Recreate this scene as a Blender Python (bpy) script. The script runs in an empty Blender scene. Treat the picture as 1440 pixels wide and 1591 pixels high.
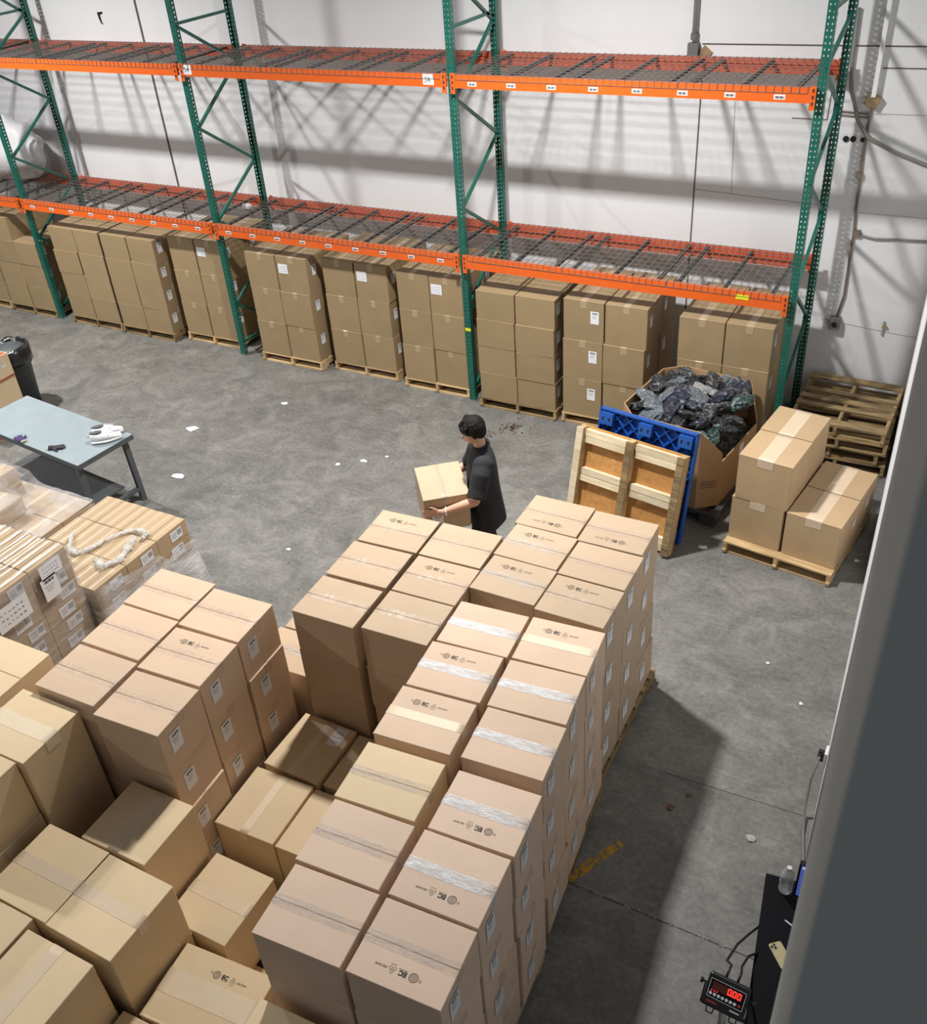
import bpy, bmesh, math, random
from mathutils import Vector, Matrix, Euler

SC = bpy.context.scene
COL = SC.collection
R = math.radians
PI = math.pi
rnd = random.Random(11)

# ------------------------------------------------------------------ camera
cam_d = bpy.data.cameras.new('camera')
cam_d.sensor_fit = 'HORIZONTAL'
cam_d.sensor_width = 36.0
cam_d.lens = 36.0 * 1502.57 / 1440.0
cam_d.shift_x = 0.00854
cam_d.shift_y = -0.0008
cam_d.clip_start = 0.02
cam_d.clip_end = 100
cam_d.dof.use_dof = True
cam_d.dof.focus_distance = 8.0
cam_d.dof.aperture_fstop = 9.0
cam = bpy.data.objects.new('camera', cam_d)
COL.objects.link(cam)
rx = Vector((0.87595197, 0.47728476, -0.07005284))
ry = Vector((0.2250801, -0.53281584, -0.81574888))
rz = Vector((-0.42666977, 0.69878934, -0.57414839))
m = Matrix.Identity(4)
for i in range(3):
    m[i][0] = rx[i]; m[i][1] = -ry[i]; m[i][2] = -rz[i]
m[0][3], m[1][3], m[2][3] = 12.8371, -9.4944, 5.9375
cam.matrix_world = m
SC.camera = cam

# ------------------------------------------------------------------ world, lamps, exposure
wd = bpy.data.worlds.new('world'); SC.world = wd
wd.use_nodes = True
wd.node_tree.nodes['Background'].inputs[0].default_value = (0.92, 0.96, 1.0, 1)
wd.node_tree.nodes['Background'].inputs[1].default_value = 0.13

def lamp(x, y, z, w, sx=0.34, sy=0.26):
    d = bpy.data.lights.new('high_bay_lamp', 'AREA')
    d.shape = 'RECTANGLE'; d.size = sx; d.size_y = sy
    d.energy = w; d.color = (1.0, 0.98, 0.95); d.spread = R(162)
    o = bpy.data.objects.new('high_bay_lamp', d); COL.objects.link(o)
    o.location = (x, y, z)
    return o
lamp(8.85, -2.76, 6.44, 460)
lamp(1.0, -2.76, 6.44, 450)
lamp(1.2, -8.6, 6.44, 520)

SC.view_settings.view_transform = 'Standard'
SC.view_settings.look = 'None'
SC.view_settings.gamma = 1.0
SC.view_settings.use_curve_mapping = False
SC.view_settings.exposure = 0.0

# ------------------------------------------------------------------ helpers
def lin(r, g, b):
    f = lambda c: (c / 255 / 12.92) if c / 255 <= 0.04045 else ((c / 255 + 0.055) / 1.055) ** 2.4
    return (f(r), f(g), f(b), 1)

class NT:
    def __init__(s, name):
        s.m = bpy.data.materials.new(name); s.m.use_nodes = True
        s.t = s.m.node_tree; s.b = s.t.nodes['Principled BSDF']; s.out = s.t.nodes['Material Output']
    def n(s, typ, **kw):
        x = s.t.nodes.new(typ)
        for k, v in kw.items():
            if k in x.inputs: x.inputs[k].default_value = v
            else: setattr(x, k, v)
        return x
    def l(s, a, b): s.t.links.new(a, b)
    def coord(s, scale=(1, 1, 1), kind='Object'):
        c = s.n('ShaderNodeTexCoord'); mp = s.n('ShaderNodeMapping')
        mp.inputs['Scale'].default_value = scale
        s.l(c.outputs[kind], mp.inputs['Vector'])
        return mp.outputs['Vector']
    def noise(s, vec, scale, detail=4, rough=0.55, dist=0):
        x = s.n('ShaderNodeTexNoise'); x.inputs['Scale'].default_value = scale
        x.inputs['Detail'].default_value = detail; x.inputs['Roughness'].default_value = rough
        x.inputs['Distortion'].default_value = dist
        s.l(vec, x.inputs['Vector']); return x.outputs['Fac']
    def ramp(s, fac, stops):
        x = s.n('ShaderNodeValToRGB'); e = x.color_ramp.elements
        while len(e) < len(stops): e.new(0.5)
        for q, (p, c) in zip(e, stops): q.position = p; q.color = c
        s.l(fac, x.inputs['Fac']); return x.outputs['Color']
    def mix(s, fac, a, b, mode='MIX'):
        x = s.n('ShaderNodeMix'); x.data_type = 'RGBA'; x.blend_type = mode
        for sock, v in ((x.inputs[0], fac), (x.inputs[6], a), (x.inputs[7], b)):
            if hasattr(v, 'is_output'): s.l(v, sock)
            else: sock.default_value = v
        return x.outputs[2]
    def bump(s, h, strength, dist=0.01):
        x = s.n('ShaderNodeBump'); x.inputs['Strength'].default_value = strength
        x.inputs['Distance'].default_value = dist
        s.l(h, x.inputs['Height']); s.l(x.outputs['Normal'], s.b.inputs['Normal']); return x.outputs['Normal']
    def set(s, **kw):
        for k, v in kw.items():
            k = k.replace('_', ' ')
            i = s.b.inputs[k]
            if hasattr(v, 'is_output'): s.l(v, i)
            else: i.default_value = v
        return s

def plain(name, c, rough=0.6, metal=0.0, coat=0.0, bump=0, bscale=60, var=0.0):
    k = NT(name)
    if var:
        v = k.coord(); f = k.noise(v, bscale * 0.15, 5)
        d = tuple(x * (1 - var) for x in c[:3]) + (1,); u = tuple(min(1, x * (1 + var)) for x in c[:3]) + (1,)
        k.set(Base_Color=k.ramp(f, [(0.3, d), (0.7, u)]))
    else: k.set(Base_Color=c)
    k.set(Roughness=rough, Metallic=metal, Coat_Weight=coat)
    if bump:
        v = k.coord(); k.bump(k.noise(v, bscale, 4), bump)
    return k.m

def cardboard(name, c, seed=0.0):
    k = NT(name)
    v = k.coord((1, 1, 1))
    oi = k.n('ShaderNodeObjectInfo')
    add = k.n('ShaderNodeVectorMath', operation='ADD'); k.l(v, add.inputs[0])
    mul = k.n('ShaderNodeVectorMath', operation='SCALE'); k.l(oi.outputs['Random'], mul.inputs['Scale']); mul.inputs[0].default_value = (37, 17, 51)
    k.l(mul.outputs[0], add.inputs[1]); vv = add.outputs[0]
    f1 = k.noise(vv, 3.5, 3, 0.5)
    st = k.n('ShaderNodeMapping'); st.inputs['Scale'].default_value = (6, 190, 6); k.l(vv, st.inputs['Vector'])
    f2 = k.noise(st.outputs[0], 1.0, 2, 0.5)
    f3 = k.noise(vv, 260, 2, 0.6)
    d = lambda q: tuple(min(1, x * q) for x in c[:3]) + (1,)
    base = k.ramp(f1, [(0.3, d(0.93)), (0.7, d(1.06))])
    base = k.mix(0.35, base, k.ramp(f2, [(0.35, d(0.92)), (0.65, d(1.06))]))
    base = k.mix(0.25, base, k.ramp(f3, [(0.3, d(0.82)), (0.7, d(1.12))]))
    tint = k.ramp(oi.outputs['Random'], [(0.0, (0.93, 0.93, 0.92, 1)), (1.0, (1.03, 1.02, 1.01, 1))])
    base = k.mix(1.0, base, tint, 'MULTIPLY')
    k.set(Base_Color=base, Roughness=0.62, Specular_IOR_Level=0.35)
    k.bump(f2, 0.06, 0.002)
    return k.m

def clear_film(name, tint, white=0.25, rough=0.16, bump=0.6, scale=35, stretch=(1, 1, 1), lo=0.1, hi=0.6):
    """thin clear plastic: see-through with glossy, crinkled film over it"""
    k = NT(name)
    v = k.coord(stretch)
    f = k.noise(v, scale, 6, 0.62, 1.2)
    k.set(Base_Color=tint, Roughness=rough, Specular_IOR_Level=0.9)
    nrm = k.bump(f, bump, 0.02)
    tr = k.n('ShaderNodeBsdfTransparent'); mx = k.n('ShaderNodeMixShader')
    g = k.noise(v, scale * 0.35, 4, 0.6, 0.6)
    fac = k.ramp(g, [(0.35, (lo, lo, lo, 1)), (0.7, (hi, hi, hi, 1))])
    k.l(fac, mx.inputs[0]); k.l(tr.outputs[0], mx.inputs[1]); k.l(k.b.outputs[0], mx.inputs[2])
    k.l(mx.outputs[0], k.out.inputs['Surface'])
    return k.m

def wood(name, c1, c2, axis=0, rough=0.75):
    k = NT(name)
    s = [22, 22, 22]; s[axis] = 1.6
    c = k.n('ShaderNodeTexCoord'); oi = k.n('ShaderNodeObjectInfo')
    mul = k.n('ShaderNodeVectorMath', operation='SCALE'); k.l(oi.outputs['Random'], mul.inputs['Scale']); mul.inputs[0].default_value = (13, 29, 7)
    add = k.n('ShaderNodeVectorMath', operation='ADD'); k.l(c.outputs['Object'], add.inputs[0]); k.l(mul.outputs[0], add.inputs[1])
    mp = k.n('ShaderNodeMapping'); mp.inputs['Scale'].default_value = s; k.l(add.outputs[0], mp.inputs['Vector'])
    f = k.noise(mp.outputs[0], 1.0, 6, 0.65, 1.5)
    g = k.noise(add.outputs[0], 2.2, 2)
    col = k.ramp(f, [(0.3, c1), (0.68, c2)])
    dk = tuple(x * 0.72 for x in c1[:3]) + (1,)
    col = k.mix(k.ramp(g, [(0.45, (0, 0, 0, 1)), (0.75, (0.6, 0.6, 0.6, 1))]), col, dk)
    tint = k.ramp(oi.outputs['Random'], [(0.0, (0.74, 0.73, 0.72, 1)), (1.0, (1.06, 1.05, 1.02, 1))])
    k.set(Base_Color=k.mix(1.0, col, tint, 'MULTIPLY'), Roughness=rough)
    k.bump(f, 0.3, 0.004)
    return k.m

M = {}
M['box_pink'] = cardboard('kraft_board_rosy_dimmed', (0.49, 0.365, 0.25, 1))  # kraft copies from here: darker near the lamp, lighter far off, countering falloff
M['box_A'] = cardboard('kraft_board_pinkish_lit', (0.74, 0.56, 0.43, 1))  # pinker board, its colour also brightened for the dim nearest stack
M['box_B'] = cardboard('kraft_board_rose_tan_lit', (0.665, 0.495, 0.362, 1))
M['box_E'] = cardboard('kraft_board_warm_lit', (0.68, 0.505, 0.362, 1))
M['box_olive'] = cardboard('kraft_board_golden_lit', (0.74, 0.575, 0.365, 1))  # golden board, colour brightened where little lamp light reaches
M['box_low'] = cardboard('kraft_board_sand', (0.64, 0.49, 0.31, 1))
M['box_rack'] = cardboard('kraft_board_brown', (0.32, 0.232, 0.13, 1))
M['box_tan'] = cardboard('kraft_board_tan', (0.52, 0.37, 0.22, 1))
M['box_small'] = cardboard('kraft_board_light', (0.46, 0.335, 0.205, 1))
M['box_in'] = plain('board_inside', (0.42, 0.29, 0.17, 1), 0.8)
M['tape_tan'] = plain('tan_packing_tape', (0.70, 0.555, 0.395, 1), 0.4, 0, 0.25, 0.1, 40, 0.04)
M['tape_brown'] = plain('dull_brown_tape', (0.41, 0.31, 0.19, 1), 0.35, 0, 0.3, 0.1, 40, 0.05)
M['tape_light'] = plain('light_carton_tape', (0.55, 0.42, 0.28, 1), 0.4, 0, 0.2)
M['tape_pale'] = plain('pale_paper_tape', (0.76, 0.62, 0.44, 1), 0.5, 0, 0.2, 0.1, 40, 0.04)
M['tape_clear'] = clear_film('clear_packing_tape', (0.72, 0.6, 0.5, 1), rough=0.22, bump=0.35, scale=14, stretch=(2.5, 1, 1), lo=0.12, hi=0.42)
M['tape_shiny'] = clear_film('crinkled_clear_tape', (0.80, 0.74, 0.68, 1), rough=0.2, bump=0.6, scale=26, stretch=(0.8, 3.0, 1), lo=0.08, hi=0.55)
M['tape_glare'] = clear_film('crinkled_tape_painted_glare', (0.95, 0.95, 0.95, 1), rough=0.25, bump=0.55, scale=26, stretch=(0.8, 3.0, 1), lo=0.35, hi=1.0)  # clear tape with the lamp's white glare painted into its colour
M['ink'] = plain('black_ink', (0.03, 0.024, 0.02, 1), 0.7)
M['ink_soft'] = plain('faded_ink', (0.13, 0.09, 0.065, 1), 0.7)
M['ink_blue'] = plain('blue_pen', (0.10, 0.11, 0.25, 1), 0.7)
M['paper'] = plain('label_paper', (0.78, 0.79, 0.82, 1), 0.5)
M['pine'] = wood('pale_pine', lin(176, 142, 98), lin(222, 196, 152))
M['oldwood'] = wood('weathered_wood', lin(86, 70, 50), lin(190, 162, 116))
M['ply'] = wood('plywood_sheet', lin(190, 132, 68), lin(226, 172, 104), 1)
M['whitewood'] = wood('bleached_pine', lin(214, 192, 150), lin(248, 236, 210))
M['green'] = plain('green_rack_paint', (0.006, 0.105, 0.076, 1), 0.42, 0.0, 0.25, 0.05, 50, 0.12)
M['beamred'] = plain('rear_beam_red_paint', (0.50, 0.085, 0.035, 1), 0.5, 0, 0.1, 0.04, 60, 0.1)  # rear beams, a duller red than the orange front ones
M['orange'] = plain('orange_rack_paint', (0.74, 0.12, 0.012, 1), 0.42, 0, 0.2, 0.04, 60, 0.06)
M['wire'] = plain('galvanised_wire', (0.34, 0.33, 0.31, 1), 0.38, 0.7)
M['channel'] = plain('dark_steel_channel', (0.06, 0.06, 0.062, 1), 0.5, 0.5)
M['steel'] = plain('steel_plate', (0.45, 0.45, 0.46, 1), 0.4, 0.8)
M['greysteel'] = plain('grey_painted_steel', (0.085, 0.095, 0.1, 1), 0.5, 0.1, 0, 0.05, 80, 0.1)
M['tabletop'] = plain('pale_grey_laminate', (0.27, 0.325, 0.35, 1), 0.4, 0, 0.1, 0.02, 30, 0.05)
M['black'] = plain('black_plastic', (0.012, 0.012, 0.014, 1), 0.4)
M['blackbag'] = plain('black_bin_liner', (0.01, 0.01, 0.011, 1), 0.25, 0, 0.4, 0.9, 14)
M['desk'] = plain('black_desk_top', (0.004, 0.004, 0.006, 1), 0.6)
M['desk'].node_tree.nodes['Principled BSDF'].inputs['Specular IOR Level'].default_value = 0.12
M['blue'] = plain('blue_plastic', (0.012, 0.085, 0.36, 1), 0.45, 0, 0.15, 0.04, 40)
M['white'] = plain('white_paint', (0.8, 0.8, 0.8, 1), 0.6)
M['red'] = plain('red_print', (0.42, 0.04, 0.03, 1), 0.6)
M['yellow'] = plain('yellow_tag', (0.75, 0.75, 0.02, 1), 0.5)
M['skin'] = plain('skin', (0.62, 0.36, 0.255, 1), 0.5, 0, 0, 0.05, 120)
M['hair'] = plain('black_hair', (0.006, 0.0045, 0.005, 1), 0.62, 0, 0, 0.6, 90)
M['hair'].node_tree.nodes['Principled BSDF'].inputs['Specular IOR Level'].default_value = 0.22
M['shirt'] = plain('charcoal_cotton', (0.017, 0.0185, 0.022, 1), 0.85, 0, 0, 0.3, 26)
M['pants'] = plain('black_cotton', (0.008, 0.008, 0.010, 1), 0.85, 0, 0, 0.2, 30)
M['seamlight'] = plain('faint_joint', (0.40, 0.38, 0.36, 1), 0.9)
M['seam'] = plain('dark_joint', (0.11, 0.085, 0.075, 1), 0.9)
M['conduit'] = plain('grey_conduit', (0.42, 0.42, 0.40, 1), 0.45, 0.4)
M['boxgrey'] = plain('dull_grey_box', (0.17, 0.17, 0.175, 1), 0.5, 0.3)
M['pipebrown'] = plain('brown_stained_pipe', (0.19, 0.145, 0.115, 1), 0.7, 0, 0, 0.2, 40, 0.3)
M['cable'] = plain('grey_cable', (0.22, 0.21, 0.19, 1), 0.6)
M['rust'] = plain('rusty_steel', (0.30, 0.2, 0.1, 1), 0.7, 0, 0, 0.3, 60, 0.35)
M['wrap'] = clear_film('stretch_film', (0.66, 0.64, 0.65, 1), rough=0.16, bump=0.9, scale=7, stretch=(1, 1, 4), lo=0.1, hi=0.5)
M['wrap_heavy'] = clear_film('bunched_stretch_film', (0.80, 0.80, 0.83, 1), rough=0.2, bump=0.8, scale=7, stretch=(1, 1, 3), lo=0.25, hi=0.9)
M['wrap_rope'] = clear_film('twisted_stretch_film', (0.92, 0.9, 0.87, 1), rough=0.15, bump=1.0, scale=38, lo=0.2, hi=0.85)

# ------------------------------------------------------------------ mesh builder
class MB:
    def __init__(s): s.v = []; s.f = []; s.mi = []; s.mats = []
    def mat(s, m):
        if m not in s.mats: s.mats.append(m)
        return s.mats.index(m)
    def add(s, vs, fs, m):
        o = len(s.v); i = s.mat(m)
        s.v += [tuple(q) for q in vs]
        for f in fs: s.f.append(tuple(o + k for k in f)); s.mi.append(i)
        return s
    def box(s, c, d, m, rot=None, taper=1.0):
        x, y, z = d[0] / 2, d[1] / 2, d[2] / 2
        vs = [Vector((sx * x * (taper if sz > 0 else 1), sy * y * (taper if sz > 0 else 1), sz * z)) for sz in (-1, 1) for sy in (-1, 1) for sx in (-1, 1)]
        if rot is not None: vs = [rot @ q for q in vs]
        c = Vector(c)
        return s.add([q + c for q in vs], [(0, 2, 3, 1), (4, 5, 7, 6), (0, 1, 5, 4), (2, 6, 7, 3), (0, 4, 6, 2), (1, 3, 7, 5)], m)
    def bar(s, a, b, w, h, m, up=(0, 0, 1)):
        a, b = Vector(a), Vector(b); d = b - a; L = d.length
        z = d.normalized(); u = Vector(up)
        if abs(z.dot(u)) > 0.98: u = Vector((1, 0, 0))
        x = u.cross(z).normalized(); y = z.cross(x)
        rot = Matrix((x, y, z)).transposed()
        return s.box((a + b) / 2, (w, h, L), m, rot)
    def tube(s, pts, r, m, n=8, caps=True, rs=None):
        pts = [Vector(q) for q in pts]; rings = []
        prev = None
        for i, q in enumerate(pts):
            t = (pts[min(i + 1, len(pts) - 1)] - pts[max(i - 1, 0)]).normalized()
            u = prev if prev is not None else (Vector((0, 0, 1)) if abs(t.z) < 0.9 else Vector((1, 0, 0)))
            x = (u - t * u.dot(t)).normalized(); prev = x; y = t.cross(x)
            rr = rs[i] if rs else r
            rings.append([q + (x * math.cos(2 * PI * k / n) + y * math.sin(2 * PI * k / n)) * rr for k in range(n)])
        vs = [q for rg in rings for q in rg]; fs = []
        for i in range(len(rings) - 1):
            for k in range(n):
                fs.append((i * n + k, i * n + (k + 1) % n, (i + 1) * n + (k + 1) % n, (i + 1) * n + k))
        if caps:
            fs.append(tuple(range(n - 1, -1, -1))); fs.append(tuple((len(rings) - 1) * n + k for k in range(n)))
        return s.add(vs, fs, m)
    def loft(s, rings, m, caps=True):
        n = len(rings[0]); vs = [q for rg in rings for q in rg]; fs = []
        for i in range(len(rings) - 1):
            for k in range(n):
                fs.append((i * n + k, i * n + (k + 1) % n, (i + 1) * n + (k + 1) % n, (i + 1) * n + k))
        if caps:
            fs.append(tuple(range(n - 1, -1, -1))); fs.append(tuple((len(rings) - 1) * n + k for k in range(n)))
        return s.add(vs, fs, m)
    def ball(s, c, r, m, nu=10, nv=7, rot=None):
        if not hasattr(r, '__len__'): r = (r, r, r)
        vs = []; fs = []
        for j in range(nv + 1):
            th = PI * j / nv
            for i in range(nu):
                ph = 2 * PI * i / nu
                q = Vector((r[0] * math.sin(th) * math.cos(ph), r[1] * math.sin(th) * math.sin(ph), r[2] * math.cos(th)))
                if rot is not None: q = rot @ q
                vs.append(q + Vector(c))
        for j in range(nv):
            for i in range(nu):
                fs.append((j * nu + i, (j + 1) * nu + i, (j + 1) * nu + (i + 1) % nu, j * nu + (i + 1) % nu))
        return s.add(vs, fs, m)
    def mesh(s, name, smooth=False):
        me = bpy.data.meshes.new(name); me.from_pydata(s.v, [], s.f)
        for q in s.mats: me.materials.append(M[q] if isinstance(q, str) else q)
        me.polygons.foreach_set('material_index', s.mi)
        if smooth: me.polygons.foreach_set('use_smooth', [True] * len(s.f))
        me.update(); return me
    def build(s, name, parent=None, smooth=False, label=None, **tags):
        return link(name, s.mesh(name, smooth), parent, label, **tags)

def link(name, me, parent=None, label=None, loc=None, rotz=None, cat=None, group=None, kind=None):
    o = bpy.data.objects.new(name, me); COL.objects.link(o)
    if parent is not None: o.parent = parent
    if loc is not None: o.location = loc
    if rotz is not None: o.rotation_euler = (0, 0, rotz)
    if label: o['label'] = label
    if cat: o['category'] = cat
    if group: o['group'] = group
    if kind: o['kind'] = kind
    return o
def thing(name, label, cat, loc=(0, 0, 0), rotz=0, group=None):
    return link(name, None, None, label, loc, rotz, cat, group)
def struct(name, mb, label=None, smooth=False):
    return mb.build(name, None, smooth, label, kind='structure')

def recalc(me, dist=0.0):
    bm = bmesh.new(); bm.from_mesh(me)
    if dist: bmesh.ops.remove_doubles(bm, verts=bm.verts, dist=dist)
    bmesh.ops.recalc_face_normals(bm, faces=bm.faces); bm.to_mesh(me); bm.free()

def remeshed(mb, name, voxel, smooth=6, fac=0.5, sub=0):
    """union of closed shapes -> one continuous smoothed surface"""
    me = mb.mesh(name)
    o = bpy.data.objects.new('tmp', me); COL.objects.link(o)
    md = o.modifiers.new('r', 'REMESH'); md.mode = 'VOXEL'; md.voxel_size = voxel
    sm = o.modifiers.new('s', 'SMOOTH'); sm.iterations = smooth; sm.factor = fac
    dg = bpy.context.evaluated_depsgraph_get(); dg.update()
    r = bpy.data.meshes.new_from_object(o.evaluated_get(dg)); r.name = name
    bpy.data.objects.remove(o)
    r.polygons.foreach_set('use_smooth', [True] * len(r.polygons))
    r.materials.clear()
    for q in mb.mats: r.materials.append(M[q] if isinstance(q, str) else q)
    return r

def text_mesh(txt, size, z=0.0, mat='ink', bold=0.0, align='LEFT'):
    cu = bpy.data.curves.new('t', 'FONT'); cu.body = txt; cu.size = size; cu.offset = bold
    cu.align_x = align; cu.resolution_u = 2
    o = bpy.data.objects.new('t', cu); COL.objects.link(o)
    dg = bpy.context.evaluated_depsgraph_get(); dg.update()
    me = bpy.data.meshes.new_from_object(o.evaluated_get(dg))
    vs = [v.co.copy() for v in me.vertices]; fs = [tuple(p.vertices) for p in me.polygons]
    bpy.data.objects.remove(o); bpy.data.curves.remove(cu); bpy.data.meshes.remove(me)
    return vs, fs
TXT = {}
def put_text(mb, txt, size, x, y, z, mat='ink', bold=0.0, fr=None):
    """flat lettering; fr maps (x,y,z) of the text plane to the mesh frame"""
    key = (txt, size, bold)
    if key not in TXT: TXT[key] = text_mesh(txt, size, bold=bold)
    vs, fs = TXT[key]
    fr = fr or (lambda q: q)
    mb.add([fr(Vector((v.x + x, v.y + y, z))) for v in vs], fs, mat)

# =================================================================== SETTING
def mat_floor():
    k = NT('worn_concrete')
    v = k.coord()
    a = k.noise(v, 0.35, 5, 0.6, 0.4); b = k.noise(v, 2.2, 7, 0.68, 1.2); c = k.noise(v, 26, 5, 0.7)
    st = k.n('ShaderNodeMapping'); st.inputs['Scale'].default_value = (1.2, 9, 1); st.inputs['Rotation'].default_value = (0, 0, R(28)); k.l(v, st.inputs['Vector'])
    d = k.noise(st.outputs[0], 1.6, 6, 0.7, 2.0)
    base = k.ramp(a, [(0.3, (0.120, 0.119, 0.108, 1)), (0.7, (0.215, 0.211, 0.194, 1))])
    base = k.mix(0.7, base, k.ramp(b, [(0.32, (0.073, 0.071, 0.065, 1)), (0.5, (0.155, 0.151, 0.140, 1)), (0.68, (0.284, 0.277, 0.258, 1))]))
    base = k.mix(k.ramp(d, [(0.5, (0, 0, 0, 1)), (0.72, (0.4, 0.4, 0.4, 1))]), base, (0.32, 0.31, 0.285, 1))
    base = k.mix(0.3, base, k.ramp(c, [(0.35, (0.060, 0.060, 0.055, 1)), (0.65, (0.275, 0.271, 0.258, 1))]))
    bl = k.noise(v, 1.1, 6, 0.7, 0.8)
    base = k.mix(k.ramp(bl, [(0.56, (0, 0, 0, 1)), (0.70, (0.55, 0.55, 0.55, 1))]), base, (0.075, 0.073, 0.068, 1))
    sc_ = k.n('ShaderNodeMapping'); sc_.inputs['Scale'].default_value = (3, 26, 1); sc_.inputs['Rotation'].default_value = (0, 0, R(-40)); k.l(v, sc_.inputs['Vector'])
    base = k.mix(k.ramp(k.noise(sc_.outputs[0], 1.5, 5, 0.75, 2.5), [(0.60, (0, 0, 0, 1)), (0.70, (0.5, 0.5, 0.5, 1))]), base, (0.34, 0.335, 0.315, 1))
    # fine scratches
    w = k.n('ShaderNodeTexVoronoi', feature='DISTANCE_TO_EDGE'); w.inputs['Scale'].default_value = 1.7
    nd = k.n('ShaderNodeTexNoise'); nd.inputs['Scale'].default_value = 1.3; nd.inputs['Detail'].default_value = 6; k.l(v, nd.inputs['Vector'])
    vm = k.n('ShaderNodeVectorMath', operation='ADD'); k.l(v, vm.inputs[0]); k.l(nd.outputs['Color'], vm.inputs[1]); k.l(vm.outputs[0], w.inputs['Vector'])
    cr = k.ramp(w.outputs['Distance'], [(0.0, (0.35, 0.35, 0.35, 1)), (0.012, (0, 0, 0, 1))])
    e = k.noise(v, 0.9, 2)
    crm = k.mix(1.0, cr, k.ramp(e, [(0.5, (0, 0, 0, 1)), (0.65, (1, 1, 1, 1))]), 'MULTIPLY')
    base = k.mix(crm, base, (0.09, 0.085, 0.078, 1))
    k.set(Base_Color=base, Roughness=k.ramp(b, [(0.3, (0.42, 0.42, 0.42, 1)), (0.7, (0.6, 0.6, 0.6, 1))]), Specular_IOR_Level=0.45)
    k.bump(c, 0.08, 0.004)
    return k.m
M['floor'] = mat_floor()
def mat_wall(name, c, warm):
    k = NT(name); v = k.coord()
    a = k.noise(v, 0.5, 4, 0.6); b = k.noise(v, 5, 6, 0.7, 0.5)
    sp = k.noise(v, 14, 3, 0.6)
    base = k.ramp(a, [(0.3, tuple(x * 0.96 for x in c) + (1,)), (0.7, tuple(c) + (1,))])
    base = k.mix(0.3, base, k.ramp(b, [(0.3, tuple(x * 0.93 for x in c) + (1,)), (0.7, tuple(c) + (1,))]))
    base = k.mix(k.ramp(sp, [(0.73, (0, 0, 0, 1)), (0.76, (0.55, 0.55, 0.55, 1))]), base, warm)
    k.set(Base_Color=base, Roughness=0.75); k.bump(b, 0.08, 0.005)
    return k.m
M['wall'] = mat_wall('white_wall_paint', (0.75, 0.76, 0.775), (0.5, 0.47, 0.42, 1))
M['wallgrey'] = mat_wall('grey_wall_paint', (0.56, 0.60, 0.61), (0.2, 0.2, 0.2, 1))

WY = 1.32                                    # face of the back wall
struct('floor', MB().box((5, -6, -0.1), (32, 22, 0.2), 'floor'))
struct('wall_back', MB().box((3, WY + 0.1, 4), (28, 0.2, 8), 'wall'))
# the right wall runs a few degrees off the rack's axis, ends at the desk bay
def wallx(y): return 12.40 - 0.0518 * (y + 0.3)
wm = MB()
ya, yb = WY, -5.05
pts = [(wallx(ya), ya), (wallx(yb), yb), (wallx(yb) + 1.5, yb), (wallx(ya) + 1.5, ya)]
wm.add([(x, y, z) for z in (0, 8) for x, y in pts], [(0, 1, 5, 4), (1, 2, 6, 5), (2, 3, 7, 6), (4, 5, 6, 7), (3, 0, 4, 7), (3, 2, 1, 0)], 'wall')
struct('wall_right', wm)
struct('wall_bay', MB().box((14.3, -8, 4), (0.2, 6, 8), 'wall'))
# grey jamb right beside the camera
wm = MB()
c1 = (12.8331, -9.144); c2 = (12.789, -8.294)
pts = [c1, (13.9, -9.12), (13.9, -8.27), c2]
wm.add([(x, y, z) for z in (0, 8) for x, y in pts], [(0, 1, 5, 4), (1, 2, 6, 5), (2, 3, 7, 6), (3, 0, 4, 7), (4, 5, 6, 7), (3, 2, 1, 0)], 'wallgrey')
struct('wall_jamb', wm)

# joints in the back wall (thin recessed-looking strips standing a hair proud)
TR = [0]
def trim(pts, w, mat='seam', d=0.006):
    TR[0] += 1
    mb = MB()
    for a, b in zip(pts[:-1], pts[1:]):
        mb.bar((a[0], WY - d / 2, a[1]), (b[0], WY - d / 2, b[1]), w, d, mat, up=(0, 1, 0))
    return struct('trim_%d' % TR[0], mb)
trim([(1.80, 7.9), (1.87, 0)], 0.034)
trim([(9.73, 3.60), (9.73, 0)], 0.014)
trim([(9.71, 3.955), (12.35, 3.97)], 0.012)
trim([(11.5, 3.77), (12.37, 3.78)], 0.01)
trim([(10.10, 3.40), (10.15, 2.45)], 0.005, 'seamlight')
trim([(9.73, 2.46), (11.2, 2.40)], 0.006, 'seamlight')
trim([(11.50, 2.36), (12.37, 2.36)], 0.005, 'seamlight')
trim([(11.5, 3.35), (12.37, 3.36)], 0.004, 'seamlight')
trim([(10.7, 3.27), (11.05, 3.27), (11.06, 3.6)], 0.008)
trim([(11.3, 1.13), (12.37, 1.05)], 0.004, 'seamlight')
# scuffed gouge in the paint at upper left
g = MB(); 
g.add([(1.06, WY - 0.004, 4.21), (1.17, WY - 0.004, 4.22), (1.16, WY - 0.004, 4.19), (1.11, WY - 0.004, 4.18), (1.115, WY - 0.004, 4.08), (1.15, WY - 0.004, 4.05), (1.09, WY - 0.004, 4.07), (1.07, WY - 0.004, 4.14)], [(0, 1, 2, 3, 4, 5, 6, 7)], 'black')
struct('trim_11', g)

# =================================================================== PALLET RACK
BAY = 3.73; DEP = 1.0; H1 = 1.93; H2 = 3.877; TOP = 5.4
rack = thing('pallet_rack', 'tall pallet rack of green perforated uprights and orange beams along the white wall', 'rack')

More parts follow.
